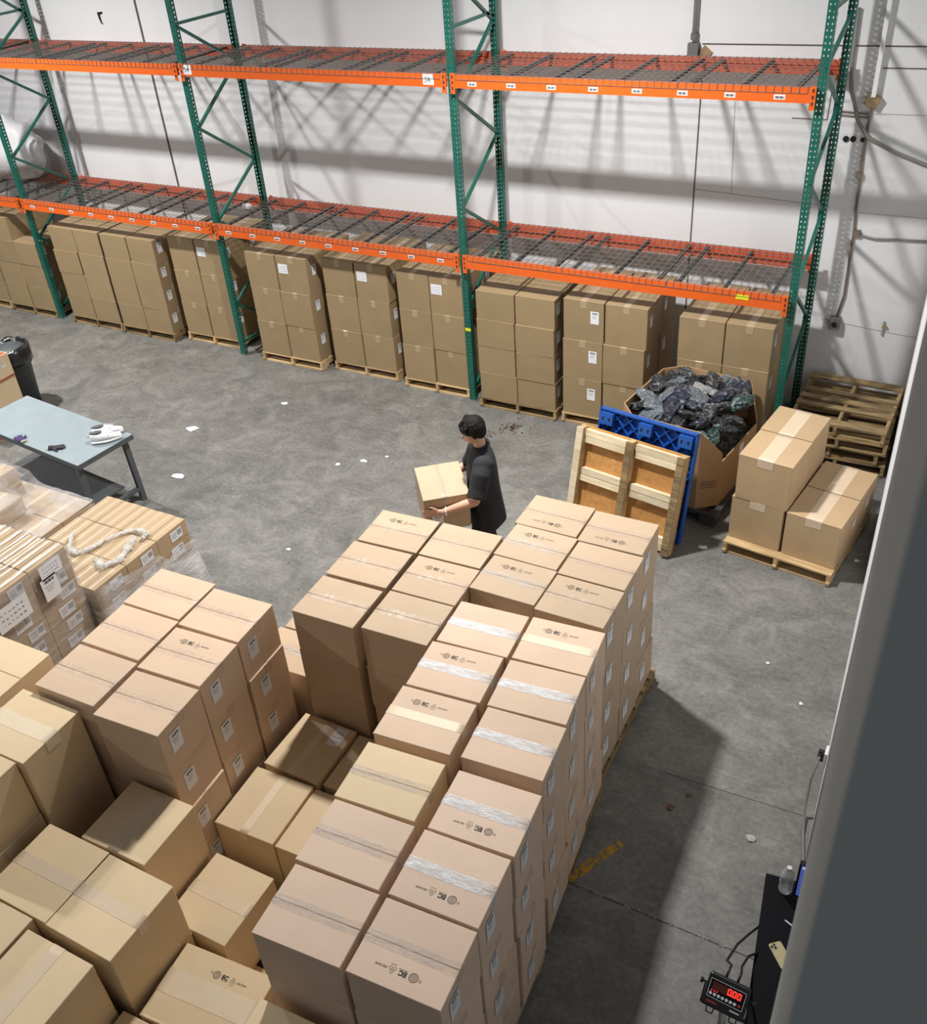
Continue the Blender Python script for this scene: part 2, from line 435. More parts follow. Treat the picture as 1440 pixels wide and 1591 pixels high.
def holed_post(mb, x, y, facing, z1, m):
    """C-section post 76 mm wide: a face with two rows of holes, two flanges with one row"""
    w, dp, t = 0.078, 0.068, 0.05
    n = int(z1 / t)
    def panel(o, u, cols):            # o origin, u unit direction across, cols = x breaks; odd cells are holes
        k = len(cols)
        for i in range(n):
            zs = (i * t, i * t + 0.018, i * t + 0.034, (i + 1) * t)
            base = len(mb.v); idx = mb.mat(m)
            for z in zs:
                for cc in cols:
                    q = o + u * cc; mb.v.append((q.x, q.y, z))
            for r in range(3):
                for c in range(k - 1):
                    if r == 1 and c % 2 == 1: continue
                    a = base + r * k + c
                    mb.f.append((a, a + 1, a + k + 1, a + k)); mb.mi.append(idx)
    X = Vector((1, 0, 0)); Y = Vector((0, facing, 0))
    o = Vector((x - w / 2, y, 0))
    panel(o, X, [0, 0.016, 0.026, 0.052, 0.062, w])
    panel(o, -Y, [0, 0.026, 0.042, dp])
    panel(o + X * w, -Y, [0, 0.026, 0.042, dp])

BR = [  # (front node heights, rear node heights) of the zig-zag lacing
    [(0.12, 1.3, 2.5, 3.7, 4.9), (0.12, 0.72, 1.9, 3.1, 4.25)],
    [(0.12, 0.75, 1.93, 3.11, 4.27), (0.12, 1.3, 2.48, 3.72)],
    [(0.12, 1.27, 2.44, 3.61, 4.8), (0.12, 0.7, 1.86, 3.03, 4.22)],
    [(0.12, 0.75, 1.93, 3.0, 4.0), (0.12, 1.3, 2.45, 3.5, 4.3)]]
for i in range(-1, 4):
    x = i * BAY
    fr = link('upright_frame', None, rack, loc=(x, 0, 0))
    for y, fc in ((-0.04, -1), (DEP + 0.04, 1)):
        mb = MB(); holed_post(mb, 0, y, fc, TOP, 'green'); mb.build('post', fr)
        mb = MB(); mb.box((0, y - fc * 0.03, 0.006), (0.13, 0.12, 0.012), 'steel'); mb.build('foot_plate', fr)
    F, B = BR[max(0, i)] if i >= 0 else BR[1]
    seq = []
    fi = bi = 1
    seq = [(-0.0 + 0.0, F[0])]
    nodes = sorted([(z, 0) for z in F[1:]] + [(z, 1) for z in B[1:]])
    py, pz = 0.0, 0.12
    first = True
    for z, side in nodes:
        yy = 0.03 if side == 0 else DEP - 0.03
        if first:
            py = DEP - 0.03 if side == 0 else 0.03; pz = 0.15; first = False
        mb = MB(); mb.bar((0, py, pz), (0, yy, z), 0.032, 0.032, 'green'); mb.build('brace', fr)
        py, pz = yy, z
    for z in ((0.15, 4.27) if i != 3 else (0.15, 4.45)):
        mb = MB(); mb.bar((0, 0.03, z + 0.03), (0, DEP - 0.03, z + 0.03), 0.032, 0.032, 'green'); mb.build('brace', fr)

def sticker(parent, x, y, z, w, h, txt, size):
    mb = MB(); mb.box((x, y, z), (w, 0.002, h), 'paper')
    f = lambda q: Vector((q.x, y - 0.0018, q.y))
    if txt: put_text(mb, txt, size, x - w * 0.38, z - size * 0.36, 0, 'ink', 0.0, f)
    else:
        for k in range(7): mb.box((x - w * 0.36 + k * w * 0.12, y - 0.0016, z - h * 0.05), (w * (0.05 + 0.03 * (k * 5 % 3)), 0.001, h * 0.5), 'ink')
    return mb.build('sign' if txt else 'barcode_sticker', parent)

for lv, (zt, bh) in enumerate(((H1, 0.145), (H2, 0.13))):
    for b in range(-1, 3):
        x0, x1 = b * BAY + 0.04, (b + 1) * BAY - 0.04
        for y, s in ((-0.075, -1), (DEP + 0.075, 1)):
            bm_ = MB()
            xm, L = (x0 + x1) / 2, x1 - x0
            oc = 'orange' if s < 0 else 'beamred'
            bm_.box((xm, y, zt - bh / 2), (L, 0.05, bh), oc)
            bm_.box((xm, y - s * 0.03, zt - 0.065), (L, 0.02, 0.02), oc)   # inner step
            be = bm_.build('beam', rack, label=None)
            for xe in (x0 + 0.012, x1 - 0.012):
                e = MB(); e.box((xe, y - 0.0 + s * 0.029, zt - bh / 2 - 0.02), (0.05, 0.008, bh + 0.07), 'orange')
                for q in range(3): e.box((xe, y + s * 0.035, zt - bh * 0.15 - q * 0.055), (0.014, 0.006, 0.03), 'channel')
                e.build('end_plate', be)
            if s < 0 and b >= 0:
                yy = y - 0.026
                if lv == 0 and b < 2 or lv == 0 and b == -1:
                    for k in range(9): sticker(be, x0 + 0.22 + k * (L - 0.45) / 8, yy, zt - 0.088, 0.085, 0.04, None, 0)
                if lv == 1 and b == 2:
                    for k in range(8): sticker(be, x0 + 0.24 + k * (L - 0.45) / 7.2, yy, zt - 0.085, 0.1, 0.042, None, 0)
                if lv == 1 and b == 1:
                    sticker(be, x0 + 0.10, yy, zt - 0.055, 0.13, 0.105, 'S4', 0.08)
                    sticker(be, x1 - 0.20, yy, zt - 0.055, 0.13, 0.105, 'S4', 0.08)
        # three mesh decks per bay
        for k in range(3):
            dk = link('wire_deck', None, rack, loc=(x0 + 0.05 + k * (x1 - x0 - 0.1) / 3, 0, zt))
            W = (x1 - x0 - 0.1) / 3 - 0.012
            mb = MB()
            for q in (0.10, W / 2, W - 0.10):
                mb.box((q, DEP / 2, -0.018), (0.034, DEP + 0.09, 0.03), 'channel')
            mb.build('support_channel', dk)
            mb = MB(); r = 0.0044
            ys = [-0.09 + j * (DEP + 0.18) / 10 for j in range(11)]
            for y in ys: mb.box((W / 2, y, 0.004), (W, r, r), 'wire')
            nx = 16
            for j in range(nx + 1):
                xx = W * j / nx
                mb.box((xx, DEP / 2, 0.004 + r), (r, DEP + 0.2, r), 'wire')
                for yy in (-0.1045, DEP + 0.1045): mb.box((xx, yy, -0.02), (r, r, 0.055), 'wire')
            for yy in (-0.1045, DEP + 0.1045): mb.box((W / 2, yy, -0.047), (W, r, r), 'wire')
            mb.build('wire_mesh', dk)
# yellow tags
MB().box((2 * BAY + 0.005, -0.0445, 0.985), (0.075, 0.004, 0.035), 'yellow').build('tag', rack, label='yellow tag round the third upright')
MB().box((3 * BAY - 0.48, -0.1025, H1 - 0.055), (0.13, 0.003, 0.05), 'yellow').build('tag', rack, label='yellow tag on the right end of the lower beam')

# =================================================================== PALLETS
PM = {}
PN = [0, 0]
HID = {}
# pieces that stand wholly behind others in the photograph: merged into one plain core per kind
HIDDEN = set('''A:0:2 A:0:3 A:1:3 A:2:1 A:2:2 A:2:3 A:4:1 A:4:2 A:4:3 B:0:1 B:0:2 B:0:3 B:2:1 B:2:2 B:2:3 B:4:1 B:4:2 B:4:3 C:0:1 C:0:2 C:0:3 C:2:1 C:2:2 C:2:3 C:4:1 C:4:2 C:4:3 D:1:3
D:2:1 D:2:2 D:2:3 D:3:1 D:3:2 D:3:3 D:4:1 D:4:2 D:4:3 D:5:1 D:5:2 D:5:3 p4 E:0:3 E:2:1 E:2:2 E:2:3 E:4:1 E:4:2 E:4:3 p5 F:4b F:5c F:6c F:7b F:7c F:9b F:11b p8 p10 G:1:1
p11 S0:00:0 S0:00:1 S0:00:2 S0:00:3 S0:01:1 S0:10:0 S0:10:1 S0:10:2 S0:10:3 S0:11:1 S0:11:2 S0:11:3 S1:10:2 S1:10:3 S1:11:2 S1:11:3 S2:10:1 S2:10:2 S2:10:3 S2:11:1
S2:11:2 S2:11:3 S3:10:1 S3:10:2 S3:10:3 S3:11:1 S3:11:2 S3:11:3 S4:10:1 S4:10:2 S4:11:1 S4:11:2 S5:10:1 S5:10:2 S5:11:1 S5:11:2 S6:10:1 S6:10:2 S6:11:1 S6:11:2 S7:10:1
S7:10:2 S7:11:1 S7:11:2 S8:10:1 S8:10:2 S8:10:3 S8:11:1 S8:11:2 S8:11:3 S9:10:1 S9:10:2 S10:00:2 S10:10:1 S10:10:2 p22 c32 c35 c36 c38 c39 c40 c41 c42 p23 c43 c44 c52 c53
c54 c55 c56 c57 c61 c62 c63 c64 c65 c66 c67 c68 c69 c72 c78 c81 c84 c87 c88 c89 c90 c91 c92 c93 c94 c95 c96 p24 c100 c101 c102 c105 c106 c107 c108 c109 c110 c111 p25'''.split())
def pallet_mesh(kind, L, W, wd):
    key = (kind, round(L, 3), round(W, 3), wd)
    if key not in PM:
        mb = MB()
        if kind == 'deck_board': mb.box((0, 0, 0), (L, W, 0.018), wd)
        elif kind == 'stringer':
            h = 0.094
            mb.box((0, 0, 0.012), (L, 0.036, h - 0.03), wd)
            for c in (-0.5 + 0.065, 0, 0.5 - 0.065): mb.box((c * L, 0, -h / 2 + 0.014), (L * 0.16, 0.036, 0.028), wd)
        PM[key] = mb.mesh(kind)
    return PM[key]
def pallet(x, y, yaw, label, z=0.0, wd='pine', L=1.22, W=1.02, along='y', nd=7, group='wooden pallets', skip=(), tilt=None):
    """deck boards run across; L = length of the stringers, W = deck board length"""
    PN[0] += 1
    if 'p%d' % PN[0] in HIDDEN:
        a, b = (L, W) if along == 'x' else (W, L)
        HID.setdefault('pallets', []).append((x, y, z, yaw, a, b, PZ, 'oldwood')); return None
    t = thing('pallet', label, 'pallet', (x, y, z), yaw, group); t['key'] = 'p%d' % PN[0]
    rz_ = 0 if along == 'x' else PI / 2
    def put(kind, lx, ly, lz, a, b, rot):
        o = link(kind, pallet_mesh(kind, a, b, wd), t)
        c, s = math.cos(rz_), math.sin(rz_)
        o.location = (lx * c - ly * s, lx * s + ly * c, lz); o.rotation_euler = (0, 0, rz_ + rot); return o
    for s in (-1, 0, 1): put('stringer', 0, s * (W / 2 - 0.02), 0.018 + 0.047, L, 0.036, 0)
    bw = [0.135] + [0.092] * (nd - 2) + [0.135]
    for k in range(nd):
        if k in skip: continue
        put('deck_board', -L / 2 + 0.07 + k * (L - 0.14) / (nd - 1), 0, 0.121, W, bw[k], PI / 2)
    for k in (-1, 0, 1): put('deck_board', k * (L / 2 - 0.06), 0, 0.009, W, 0.1, PI / 2)
    return t
PZ = 0.1305

# =================================================================== CARDBOARD BOXES
BMESH = {}
def box_meshes(typ, w, d, h, tapeax):
    """body and the two top flaps; flaps meet on a line along tapeax"""
    key = (typ, w, d, h, tapeax)
    if key in BMESH: return BMESH[key]
    mat = typ
    mb = MB(); e = 0.004; hh = h - 0.006
    # walls with softly rounded vertical corners
    c = 0.005
    ring = [(-w/2+c, -d/2), (w/2-c, -d/2), (w/2, -d/2+c), (w/2, d/2-c), (w/2-c, d/2), (-w/2+c, d/2), (-w/2, d/2-c), (-w/2, -d/2+c)]
    mb.loft([[(x, y, 0.001) for x, y in ring], [(x * 1.004, y * 1.004, h * 0.45) for x, y in ring], [(x, y, hh) for x, y in ring]], mat)
    body = mb.mesh('cardboard_box')
    def flap(s):
        f = MB(); g = 0.0022; o = 0.001
        if tapeax == 'x':
            y0, y1 = (g, d / 2 + o) if s > 0 else (-d / 2 - o, -g)
            x0, x1 = -w / 2 - o, w / 2 + o
        else:
            x0, x1 = (g, w / 2 + o) if s > 0 else (-w / 2 - o, -g)
            y0, y1 = -d / 2 - o, d / 2 + o
        b = 0.003
        z0, z1 = hh - 0.002, h
        r0 = [(x0, y0, z0), (x1, y0, z0), (x1, y1, z0), (x0, y1, z0)]
        r1 = [(x0, y0, z1 - b), (x1, y0, z1 - b), (x1, y1, z1 - b), (x0, y1, z1 - b)]
        r2 = [(x0 + b, y0 + b, z1), (x1 - b, y0 + b, z1), (x1 - b, y1 - b, z1), (x0 + b, y1 - b, z1)]
        f.loft([r0, r1, r2], mat)
        return f.mesh('flap')
    BMESH[key] = (body, flap(-1), flap(1))
    return BMESH[key]
def tape_mesh(mat, w, d, h, ax, tw):
    key = ('tape', mat, w, d, h, ax, tw)
    if key in BMESH: return BMESH[key]
    mb = MB(); n = 10; t = 0.0012; dr = 0.085
    L = (w if ax == 'x' else d) / 2 + 0.0022
    prof = [(-L, h - dr), (-L, h - 0.001)] + [(-L + 2 * L * i / n, h + t) for i in range(n + 1)] + [(L, h - 0.001), (L, h - dr)]
    vs = []; rr = random.Random(5)
    m_ = 5
    for i, (a, z) in enumerate(prof):
        for j in range(m_):
            b = (j / (m_ - 1) - 0.5) * tw
            dz = rr.uniform(0, 0.004) if mat in ('tape_shiny', 'tape_glare') and 2 < i < len(prof) - 3 and 0 < j < m_ - 1 else 0
            vs.append((a, b, z + dz) if ax == 'x' else (b, a, z + dz))
    fs = [(i * m_ + j, (i + 1) * m_ + j, (i + 1) * m_ + j + 1, i * m_ + j + 1) for i in range(len(prof) - 1) for j in range(m_ - 1)]
    mb.add(vs, fs, mat)
    BMESH[key] = mb.mesh('packing_tape', smooth=True)
    return BMESH[key]
def label_mesh(face, w, d, h, u, v, lw, lh, style=0):
    """paper label on a side face; u along the face (-.5...5), v up (0..1)"""
    key = ('lab', face, w, d, h, u, v, lw, lh, style)
    if key in BMESH: return BMESH[key]
    mb = MB(); o = 0.0035
    if face == '+x': fr = lambda a, b, c: Vector((w / 2 * 1.004 + o + c, u * d + a, v * h + b))
    elif face == '-y': fr = lambda a, b, c: Vector((u * w + a, -d / 2 * 1.004 - o - c, v * h + b))
    else: fr = lambda a, b, c: Vector((u * w + a, v * d + b, h + 0.0016 + c))
    def rect(a, b, ww, hh, c, mat):
        p = [fr(a - ww / 2, b - hh / 2, c), fr(a + ww / 2, b - hh / 2, c), fr(a + ww / 2, b + hh / 2, c), fr(a - ww / 2, b + hh / 2, c)]
        mb.add(p, [(0, 1, 2, 3)], mat)
    rect(0, 0, lw, lh, 0, 'paper')
    if style == 0:      # bar code at the top, three grey lines
        for k in range(9): rect(-lw * 0.28 + k * lw * 0.07, lh * 0.33, lw * (0.025 + 0.02 * (k * 7 % 3)), lh * 0.13, 0.0006, 'ink')
        for k in range(3): rect(-lw * 0.05, lh * (0.12 - 0.1 * k), lw * (0.6 - 0.12 * k), lh * 0.02, 0.0006, 'ink_soft')
    elif style == 1:    # hand-written lines
        rr = random.Random(3)
        for k in range(3):
            for q in range(6):
                rect(lw * (-0.32 + q * 0.125), lh * (0.22 - 0.24 * k) + rr.uniform(-.02, .02) * lh, lw * rr.uniform(0.03, 0.08), lh * rr.uniform(0.02, 0.06), 0.0006, 'ink_blue')
    elif style == 2:    # carton end label: bar code right, text left
        rect(-lw * 0.2, 0.0, lw * 0.42, lh * 0.05, 0.0006, 'ink_soft'); rect(-lw * 0.2, lh * 0.2, lw * 0.42, lh * 0.05, 0.0006, 'ink_soft'); rect(-lw * 0.2, -lh * 0.2, lw * 0.36, lh * 0.05, 0.0006, 'ink_soft')
        for k in range(6): rect(lw * (0.12 + k * 0.06), lh * 0.1, lw * 0.028, lh * 0.5, 0.0006, 'ink')
    BMESH[key] = mb.mesh('shipping_label'); return BMESH[key]
def mark_mesh(h, dx, dy, rot):
    """printed stamp: round seal, bold EC, recycling loop, 150 D/W"""
    key = ('mark', h, dx, dy, rot)
    if key in BMESH: return BMESH[key]
    mb = MB(); z = h + 0.0004
    s = -1 if rot else 1
    fr = lambda q: Vector((dx + s * q.x, dy + s * q.y, z))
    def ring(cx, cy, r0, r1, n=24, a0=0, a1=2 * PI, mat='ink_soft'):
        vs = []
        for i in range(n + 1):
            a = a0 + (a1 - a0) * i / n
            vs += [fr(Vector((cx + r0 * math.cos(a), cy + r0 * math.sin(a), 0))), fr(Vector((cx + r1 * math.cos(a), cy + r1 * math.sin(a), 0)))]
        mb.add(vs, [(2 * i, 2 * i + 1, 2 * i + 3, 2 * i + 2) for i in range(n)], mat)
    def rect(cx, cy, ww, hh, mat='ink'):
        mb.add([fr(Vector((cx + a * ww / 2, cy + b * hh / 2, 0))) for a, b in ((-1, -1), (1, -1), (1, 1), (-1, 1))], [(0, 1, 2, 3)], mat)
    put_text(mb, '®', 0.022, -0.128, -0.004, 0, 'ink_soft', 0, fr)
    ring(-0.085, 0, 0.0195, 0.0235, mat='ink'); ring(-0.085, 0, 0.0135, 0.0155)
    for k in (-2, -1, 0, 1, 2): rect(-0.085, k * 0.0062, 0.026 - abs(k) * 0.004, 0.0028, 'ink_soft')
    put_text(mb, 'EC', 0.034, -0.050, -0.009, 0, 'ink', 0.0022, fr)
    rect(-0.025, -0.016, 0.045, 0.0035, 'ink_soft')
    for k in range(3):
        a = PI / 2 + k * 2 * PI / 3
        cx, cy = 0.026 + 0.0115 * math.cos(a), 0.0115 * math.sin(a)
        ring(cx, cy, 0.0062, 0.0086, 12, mat='ink')
    rect(0.028, -0.024, 0.03, 0.003, 'ink_soft')
    put_text(mb, '150 D/W', 0.017, 0.052, -0.006, 0, 'ink', 0.0005, fr)
    BMESH[key] = mb.mesh('printed_mark'); return BMESH[key]

USED = set()
def carton(key, typ, x, y, z, yaw, w, d, h, label, group, ax='x', tape=None, tw=0.075, labels=(), mark=None):
    if key in HIDDEN:
        HID.setdefault(key.split(':')[0], []).append((x, y, z, yaw, w, d, h, typ)); return None
    body, f0, f1 = box_meshes(typ, w, d, h, ax)
    assert label not in USED, label
    USED.add(label)
    o = link('cardboard_box', body, None, label, (x, y, z), yaw, 'box', group); o['key'] = key
    link('flap', f0, o); link('flap', f1, o)
    if tape: link('packing_tape', tape_mesh(tape, w, d, h, ax, tw), o)
    for L in labels: link('shipping_label', label_mesh(L[0], w, d, h, *L[1:]), o)
    if mark: link('printed_mark', mark_mesh(h, *mark), o)
    return o
ORD = ['top', 'second from top', 'third from top', 'bottom']
def layer_name(k, n): return 'top' if k == 0 else ('bottom' if k == n - 1 else ('second layer' if k == 1 else 'third layer'))

# ---- the big stacks of 0.50 x 0.42 x 0.37 boxes in the foreground: measured centre and yaw of every top box
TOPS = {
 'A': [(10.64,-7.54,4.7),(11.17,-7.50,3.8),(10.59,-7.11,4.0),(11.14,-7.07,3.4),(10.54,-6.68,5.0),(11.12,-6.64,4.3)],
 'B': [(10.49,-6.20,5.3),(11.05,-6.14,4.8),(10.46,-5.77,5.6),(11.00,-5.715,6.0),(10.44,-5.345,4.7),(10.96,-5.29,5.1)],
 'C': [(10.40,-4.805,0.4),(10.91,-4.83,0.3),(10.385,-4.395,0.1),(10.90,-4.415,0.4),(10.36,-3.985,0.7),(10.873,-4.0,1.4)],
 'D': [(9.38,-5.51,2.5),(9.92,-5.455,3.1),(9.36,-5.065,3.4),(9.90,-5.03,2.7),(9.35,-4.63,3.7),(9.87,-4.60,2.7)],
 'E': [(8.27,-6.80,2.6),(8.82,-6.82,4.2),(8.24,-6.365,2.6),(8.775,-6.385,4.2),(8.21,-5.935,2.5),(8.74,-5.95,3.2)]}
WHERE = {'A': 'nearest bottom-centre stack', 'B': 'middle right-hand stack', 'C': 'far right-hand stack',
         'D': 'stack before the person', 'E': 'left stack by the wrapped pallets'}
SPOT = ['front left', 'front right', 'middle left', 'middle right', 'back left', 'back right']
MARK = {'A1': 1, 'A3': 1, 'A5': 1, 'B0': 0, 'B2': 0, 'B5': 0, 'C0': 0, 'C1': 0, 'C2': 0, 'C4': 1, 'C5': 1, 'D4': 0, 'D3': 0, 'E3': 0}
SHINY = {'A2', 'A0', 'A1', 'A4', 'C2', 'C0'}
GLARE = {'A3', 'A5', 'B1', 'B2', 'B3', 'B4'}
PALE = {'B0', 'B5'}
W1, D1, T1 = 0.495, 0.412, 0.372
for s, tops in TOPS.items():
    for i, (x, y, yw) in enumerate(tops):
        for k in range(4):
            key = '%s:%d:%d' % (s, i, k)
            rr = random.Random(ord(s) * 100 + i * 10 + k)
            jx, jy, jr = (0, 0, 0) if k == 0 else (rr.uniform(-.012, .012), rr.uniform(-.004, .004), rr.uniform(-1.0, 1.0))
            ww = W1 + (0.01 if s == 'E' else 0); dd = D1 - (0.012 if s == 'C' else 0)
            if k > 0: dd -= 0.008
            t = '%s%d' % (s, i)
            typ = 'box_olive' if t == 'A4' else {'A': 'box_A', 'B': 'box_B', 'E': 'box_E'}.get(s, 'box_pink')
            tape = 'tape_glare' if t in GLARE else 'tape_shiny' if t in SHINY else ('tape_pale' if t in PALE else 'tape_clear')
            mk = None
            if k == 0 and t in MARK:
                mk = (-0.02, -0.115, 1) if MARK[t] else (-0.02, 0.105, 0)
            extra = ''
            if k == 0:
                extra = ', with printed stamp' if mk else (', golden board' if typ == 'box_olive' else (', pale tape' if tape == 'tape_pale' else ''))
            lab = 'brown box, %s, %s column, %s%s' % (layer_name(k, 4).replace(' layer', '') + ' layer', SPOT[i], WHERE[s], extra)
            side = [('+x', -0.18 + rr.uniform(-.03, .03) if k else -0.2, 0.58, 0.1, 0.155)] if i % 2 == 1 else []
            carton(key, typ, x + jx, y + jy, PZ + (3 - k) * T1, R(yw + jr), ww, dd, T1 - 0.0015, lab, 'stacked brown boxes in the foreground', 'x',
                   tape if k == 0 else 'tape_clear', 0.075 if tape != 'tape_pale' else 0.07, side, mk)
    cx = sum(q[0] for q in tops) / 6; cy = sum(q[1] for q in tops) / 6; yw = sum(q[2] for q in tops) / 6
    pallet(cx, cy, R(yw), 'wooden pallet under the ' + WHERE[s], L=1.26, W=1.04, wd='pine' if s in 'A' else 'oldwood', group=None)

# ---- square boxes 0.50 x 0.51 x 0.475
W2, D2, T2 = 0.50, 0.505, 0.4755
def sq(key, x, y, n, yaw, label, ax='y', tape='tape_tan', labels=(), mark=None, w=W2, d=D2, tw=0.085, group='golden boxes lower left', h=T2, z=None):
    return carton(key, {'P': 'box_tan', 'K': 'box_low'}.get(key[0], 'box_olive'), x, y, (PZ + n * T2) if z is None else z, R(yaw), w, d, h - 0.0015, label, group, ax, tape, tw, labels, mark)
# pallet of four plus two at right
G = 'boxes on the small pallet at right'
sq('P:T1', 11.49, -1.535, 1, -7.2, 'tan taped box on top at the front of the small pallet at right', group=G, tw=0.15, h=T2)
sq('P:T2', 11.55, -1.015, 1, -7.2, 'tan taped box on top at the back of the small pallet at right', group=G, tw=0.15)
sq('P:B1', 11.47, -1.53, 0, -7.6, 'box under the tall front corner of the small pallet at right', group=G, tw=0.15)
sq('P:B2', 11.54, -1.01, 0, -7.6, 'box under the tall back column of the small pallet at right', group=G, tw=0.15)
sq('P:L1', 11.995, -1.605, 0, -8.0, 'low front box half in shade on the small pallet at right', group=G, tw=0.15, labels=[('+x', 0.3, 0.62, 0.07, 0.11)])
sq('P:L2', 12.065, -1.09, 0, -8.0, 'low back box half in shade on the small pallet at right', group=G, tw=0.15, labels=[('+x', 0.0, 0.66, 0.08, 0.12)])
pallet(11.765, -1.32, R(-7.6), 'pale pallet under the six boxes at right', L=1.2, W=1.04)
# K: low boxes between the left stack and the nearest row
G = 'low boxes between the stacks'
sq('K:1', 9.32, -6.015, 0, 0.7, 'low box with a handwritten white label on its taped lid, in shade', ax='y', w=0.455, d=0.52, group=G, tw=0.06, labels=[('top', 0.28, 0.3, 0.1, 0.17, 1)])
sq('K:2', 9.325, -6.565, 0, 3.2, 'low taped box in front of the one with the handwritten label', w=0.47, d=0.505, group=G, tw=0.06)
sq('K:3', 9.80, -6.53, 0, 3.0, 'plain low box tucked beside the nearest row of stacks', tape=None, w=0.47, d=0.50, group=G, z=PZ - 0.03, h=T2)
sq('K:4', 9.79, -5.985, 0, 2.0, 'shaded low box squeezed behind the plain low one', ax='x', tw=0.06, w=0.44, d=0.49, group=G, z=PZ - 0.03)
pallet(9.575, -6.27, R(2), 'pallet with a white edge under the low boxes between the stacks', L=0.98, W=1.06, wd='whitewood', along='x')
# F: golden boxes lower left
G = 'golden boxes lower left'
sq('F:1', 9.00, -7.275, 1, 2.0, 'raised golden box with lengthwise tape above its lower-left neighbours', group=G, d=0.46)
sq('F:1b', 9.00, -7.275, 0, 1.5, 'golden box under the raised taped box, lower left', group=G, d=0.45, w=0.48)
sq('F:2', 9.515, -7.26, 0, 1.2, 'narrow-looking low golden box right of the raised taped box', ax='x', group=G, w=0.46, d=0.50)
sq('F:3', 9.265, -7.78, 1, 0.3, 'golden box with cross tape and a dark right side, lower left', ax='x', group=G)
sq('F:3b', 9.265, -7.78, 0, 0.3, 'box under the golden cross-taped one with the dark side', ax='x', group=G)
sq('F:4', 8.755, -7.78, 1, 1.0, 'golden cross-taped box left of the one with the dark side', ax='x', group=G)
sq('F:4b', 8.755, -7.78, 0, 1.0, 'box under the left cross-taped golden one', ax='x', group=G)
sq('F:5', 8.175, -7.265, 2, 1.5, 'tall-stacked golden box with wide pale cross tape at the left edge', ax='x', group=G, d=0.46, tw=0.11, tape='tape_pale')
sq('F:5b', 8.175, -7.265, 1, 1.5, 'second box down in the tall left stack with pale tape', ax='x', group=G, d=0.46)
sq('F:5c', 8.175, -7.265, 0, 1.5, 'bottom box of the tall left pale-taped stack', ax='x', group=G, d=0.46)
sq('F:6', 8.14, -7.76, 2, 1.5, 'plain-topped golden box at the left edge before the pale-taped one', ax='x', group=G, tape=None)
sq('F:6b', 8.15, -7.76, 1, 1.5, 'box below the plain-topped one at the left edge', ax='x', group=G)
sq('F:6c', 8.15, -7.76, 0, 1.5, 'bottom box below the plain-topped one at the left edge', ax='x', group=G)
sq('F:7', 7.58, -6.99, 2, 1.5, 'golden box cut by the left frame edge behind the pale-taped one', ax='x', group=G, tape=None)
sq('F:7b', 7.58, -6.99, 1, 1.5, 'box below the golden one behind the pale-taped stack', ax='x', group=G)
sq('F:7c', 7.58, -6.99, 0, 1.5, 'lowest box of the column behind the pale-taped stack', ax='x', group=G)
sq('F:8', 9.205, -8.345, 1, 1.2, 'large golden box with lengthwise tape in the bottom left corner', ax='y', group=G, labels=())
sq('F:8b', 9.205, -8.345, 0, 1.2, 'box under the one in the bottom left corner', ax='y', group=G)
sq('F:9', 8.68, -8.30, 1, 1.5, 'golden box mostly cut off by the bottom left frame edge', ax='y', group=G, tape=None)
sq('F:9b', 8.68, -8.30, 0, 1.5, 'box below the mostly cut-off one at bottom left', ax='y', group=G)
sq('F:10', 9.865, -7.785, 0, 5.5, 'low golden box with very wide pale tape and black printed symbols', ax='x', tape='tape_pale', tw=0.15, w=0.62, d=0.46, group=G, mark=(0.06, 0.125, 0))
sq('F:11', 10.655, -8.055, 1, 3.5, 'plain golden box cut by the bottom frame edge in front of the nearest stack', ax='x', tape=None, w=0.5, d=0.5, group=G)
sq('F:11b', 10.655, -8.055, 0, 3.5, 'lower golden box beneath the plain one at the bottom frame edge', ax='x', tape=None, w=0.5, d=0.5, group=G)
sq('F:12', 9.795, -8.30, 0, 3.5, 'low golden box at the bottom frame edge below the wide-taped one', ax='x', tape=None, w=0.6, d=0.5, group=G)
pallet(9.135, -7.5, R(1), 'pallet under the raised taped box, lower left', L=1.06, W=0.82)
pallet(9.88, -7.53, R(3), 'wooden pallet showing in the gap beside the wide-taped box', L=1.06, W=0.6)
pallet(8.14, -7.52, R(1), 'pallet under the tall left golden stack', L=1.0, W=0.6)
# G: two boxes seen between the left stack and the stack in front of the person
G = 'boxes in the gap behind the left stack'
for j, (yy, nm) in enumerate(((-5.46, 'front'), (-5.04, 'back'))):
    for k in range(2):
        carton('G:%d:%d' % (j, k), 'box_pink', 8.80 + 0.01 * j, yy, PZ + (1 - k) * T1, R(3), W1, D1 - 0.01, T1 - 0.0015,
               '%s low box with shiny tape, %s of the gap behind the left stack' % ('upper' if k == 0 else 'lower', nm), G, 'x', 'tape_shiny' if k == 0 else 'tape_clear', 0.075,
               [('+x', -0.2, 0.6, 0.085, 0.13)])
pallet(8.79, -5.22, R(3), 'pallet under the low boxes in the gap behind the left stack', L=0.86, W=0.5)

